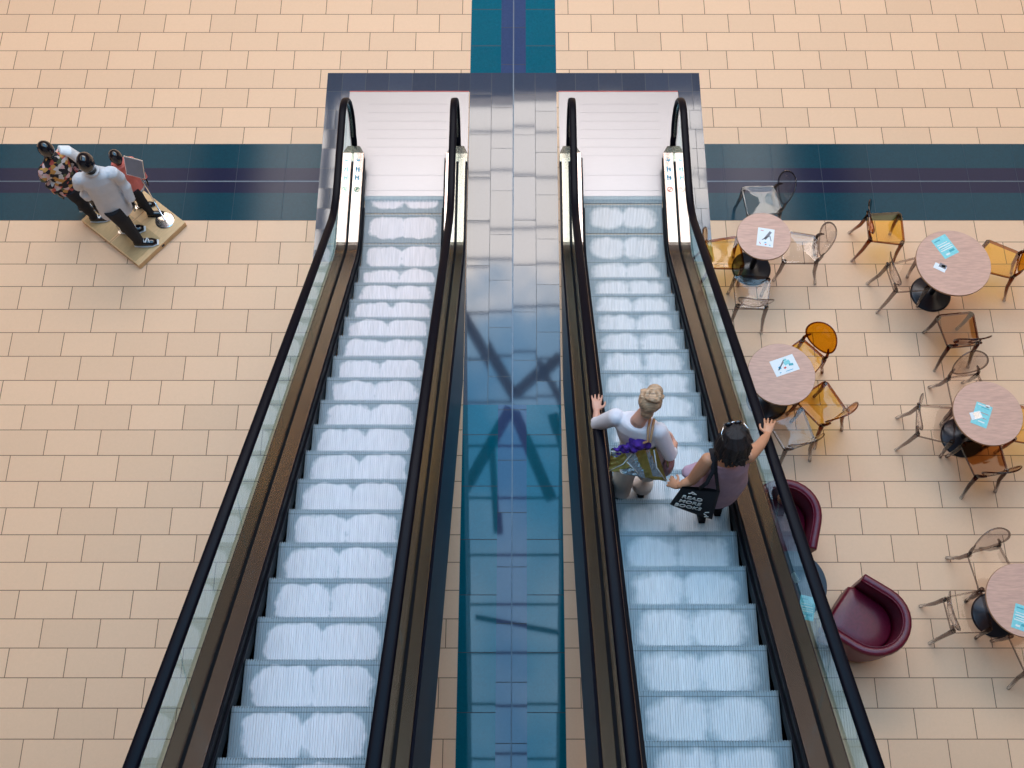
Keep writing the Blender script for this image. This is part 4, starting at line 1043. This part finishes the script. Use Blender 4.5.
# black canvas tote with lettering
tl = atp(682, 487, 3.60); tr = atp(720, 491, 3.58); br = atp(712, 519, 3.30); bl = atp(670, 504, 3.32)
o_ = tuple((bl + br) / 2)
t = thing('tote_bag', 'black canvas tote bag with white READ MORE BOOKS lettering, hanging from the woman in lilac', 'bag', o_)
nrm = ((tr - tl).cross(bl - tl)).normalized()
if nrm.dot(Vector((0, 0, 1))) < 0: nrm = -nrm
def g2(u, v): return tl.lerp(tr, u).lerp(bl.lerp(br, u), v)
b = MB(); fr = []; 
nu, nv = 14, 10
def bl2(u, v): return .022 * (math.sin(PI * u) ** .6) * (.3 + .7 * math.sin(PI * min(1, v + .1))) + .003
vs = [g2(i / nu, j / nv) + nrm * bl2(i / nu, j / nv) for j in range(nv + 1) for i in range(nu + 1)] + [g2(i / nu, j / nv) - nrm * bl2(i / nu, j / nv) for j in range(nv + 1) for i in range(nu + 1)]
o = (nu + 1) * (nv + 1); fs = []
for j in range(nv):
    for i in range(nu):
        a = j * (nu + 1) + i; fs += [(a, a + 1, a + nu + 2, a + nu + 1), (o + a, o + a + nu + 1, o + a + nu + 2, o + a + 1)]
for i in range(nu): a = nv * (nu + 1) + i; fs += [(a, a + 1, o + a + 1, o + a)]
for j in range(nv):
    a = j * (nu + 1); fs += [(a, a + nu + 1, o + a + nu + 1, o + a)]; a += nu; fs += [(a, o + a, o + a + nu + 1, a + nu + 1)]
b.add(vs, fs); put('bag_body', b, 'black_cloth', t, world=o_, smooth=True)
b = MB(); s1 = shL.lerp(shR, .08) + V(0, 0, .062)
b.tube([g2(.45, 0), g2(.55, -.35) + nrm * .02, s1 + V(.01, -.085, -.07), s1, s1 + V(0, .08, -.05)], .015, 8, .3); b.tube([g2(.95, 0), g2(.85, -.3), s1 + V(.03, -.085, -.08), s1 + V(.025, 0, 0), s1 + V(.02, .08, -.05)], .014, 8, .3)
put('strap', b, 'black_cloth', t, world=o_, smooth=True)
ux = (g2(1, .5) - g2(0, .5)).normalized(); uy = nrm.cross(ux).normalized()
for k, word in enumerate(('READ', 'MORE', 'BOOKS')):
    cu = bpy.data.curves.new('lettering', 'FONT'); cu.body = word; cu.size = .062; cu.extrude = .0015; cu.offset = .0008; cu.align_x = 'CENTER'
    tmp = bpy.data.objects.new('tmp', cu); COL.objects.link(tmp)
    dg = bpy.context.evaluated_depsgraph_get(); me = bpy.data.meshes.new_from_object(tmp.evaluated_get(dg)); bpy.data.objects.remove(tmp)
    me.name = 'lettering'; me.materials.clear(); me.materials.append(MT['white_print'])
    oo = bpy.data.objects.new('lettering', me); COL.objects.link(oo); oo.parent = t; oo['label'] = 'white lettering ' + word
    c = g2(.35, .36 + k * .20) + nrm * .030 - Vector(o_)
    mm = Matrix((ux, uy, nrm)).transposed().to_4x4(); mm.translation = c; oo.matrix_local = mm
b = MB()
for u, v, rr in ((.82, .72, .5), (.80, .82, -.6), (.84, .88, .4), (.25, .10, .8), (.32, .06, -.5), (.36, .12, .3)):
    mm = Matrix((ux, uy, nrm)).transposed().to_4x4(); mm.translation = g2(u, v) + nrm * .026
    b.box(-.016, .016, -.004, .004, 0, .003, mm @ Matrix.Rotation(rr, 4, 'Z'))
put('printed_mark', b, 'white_print', t, world=o_)
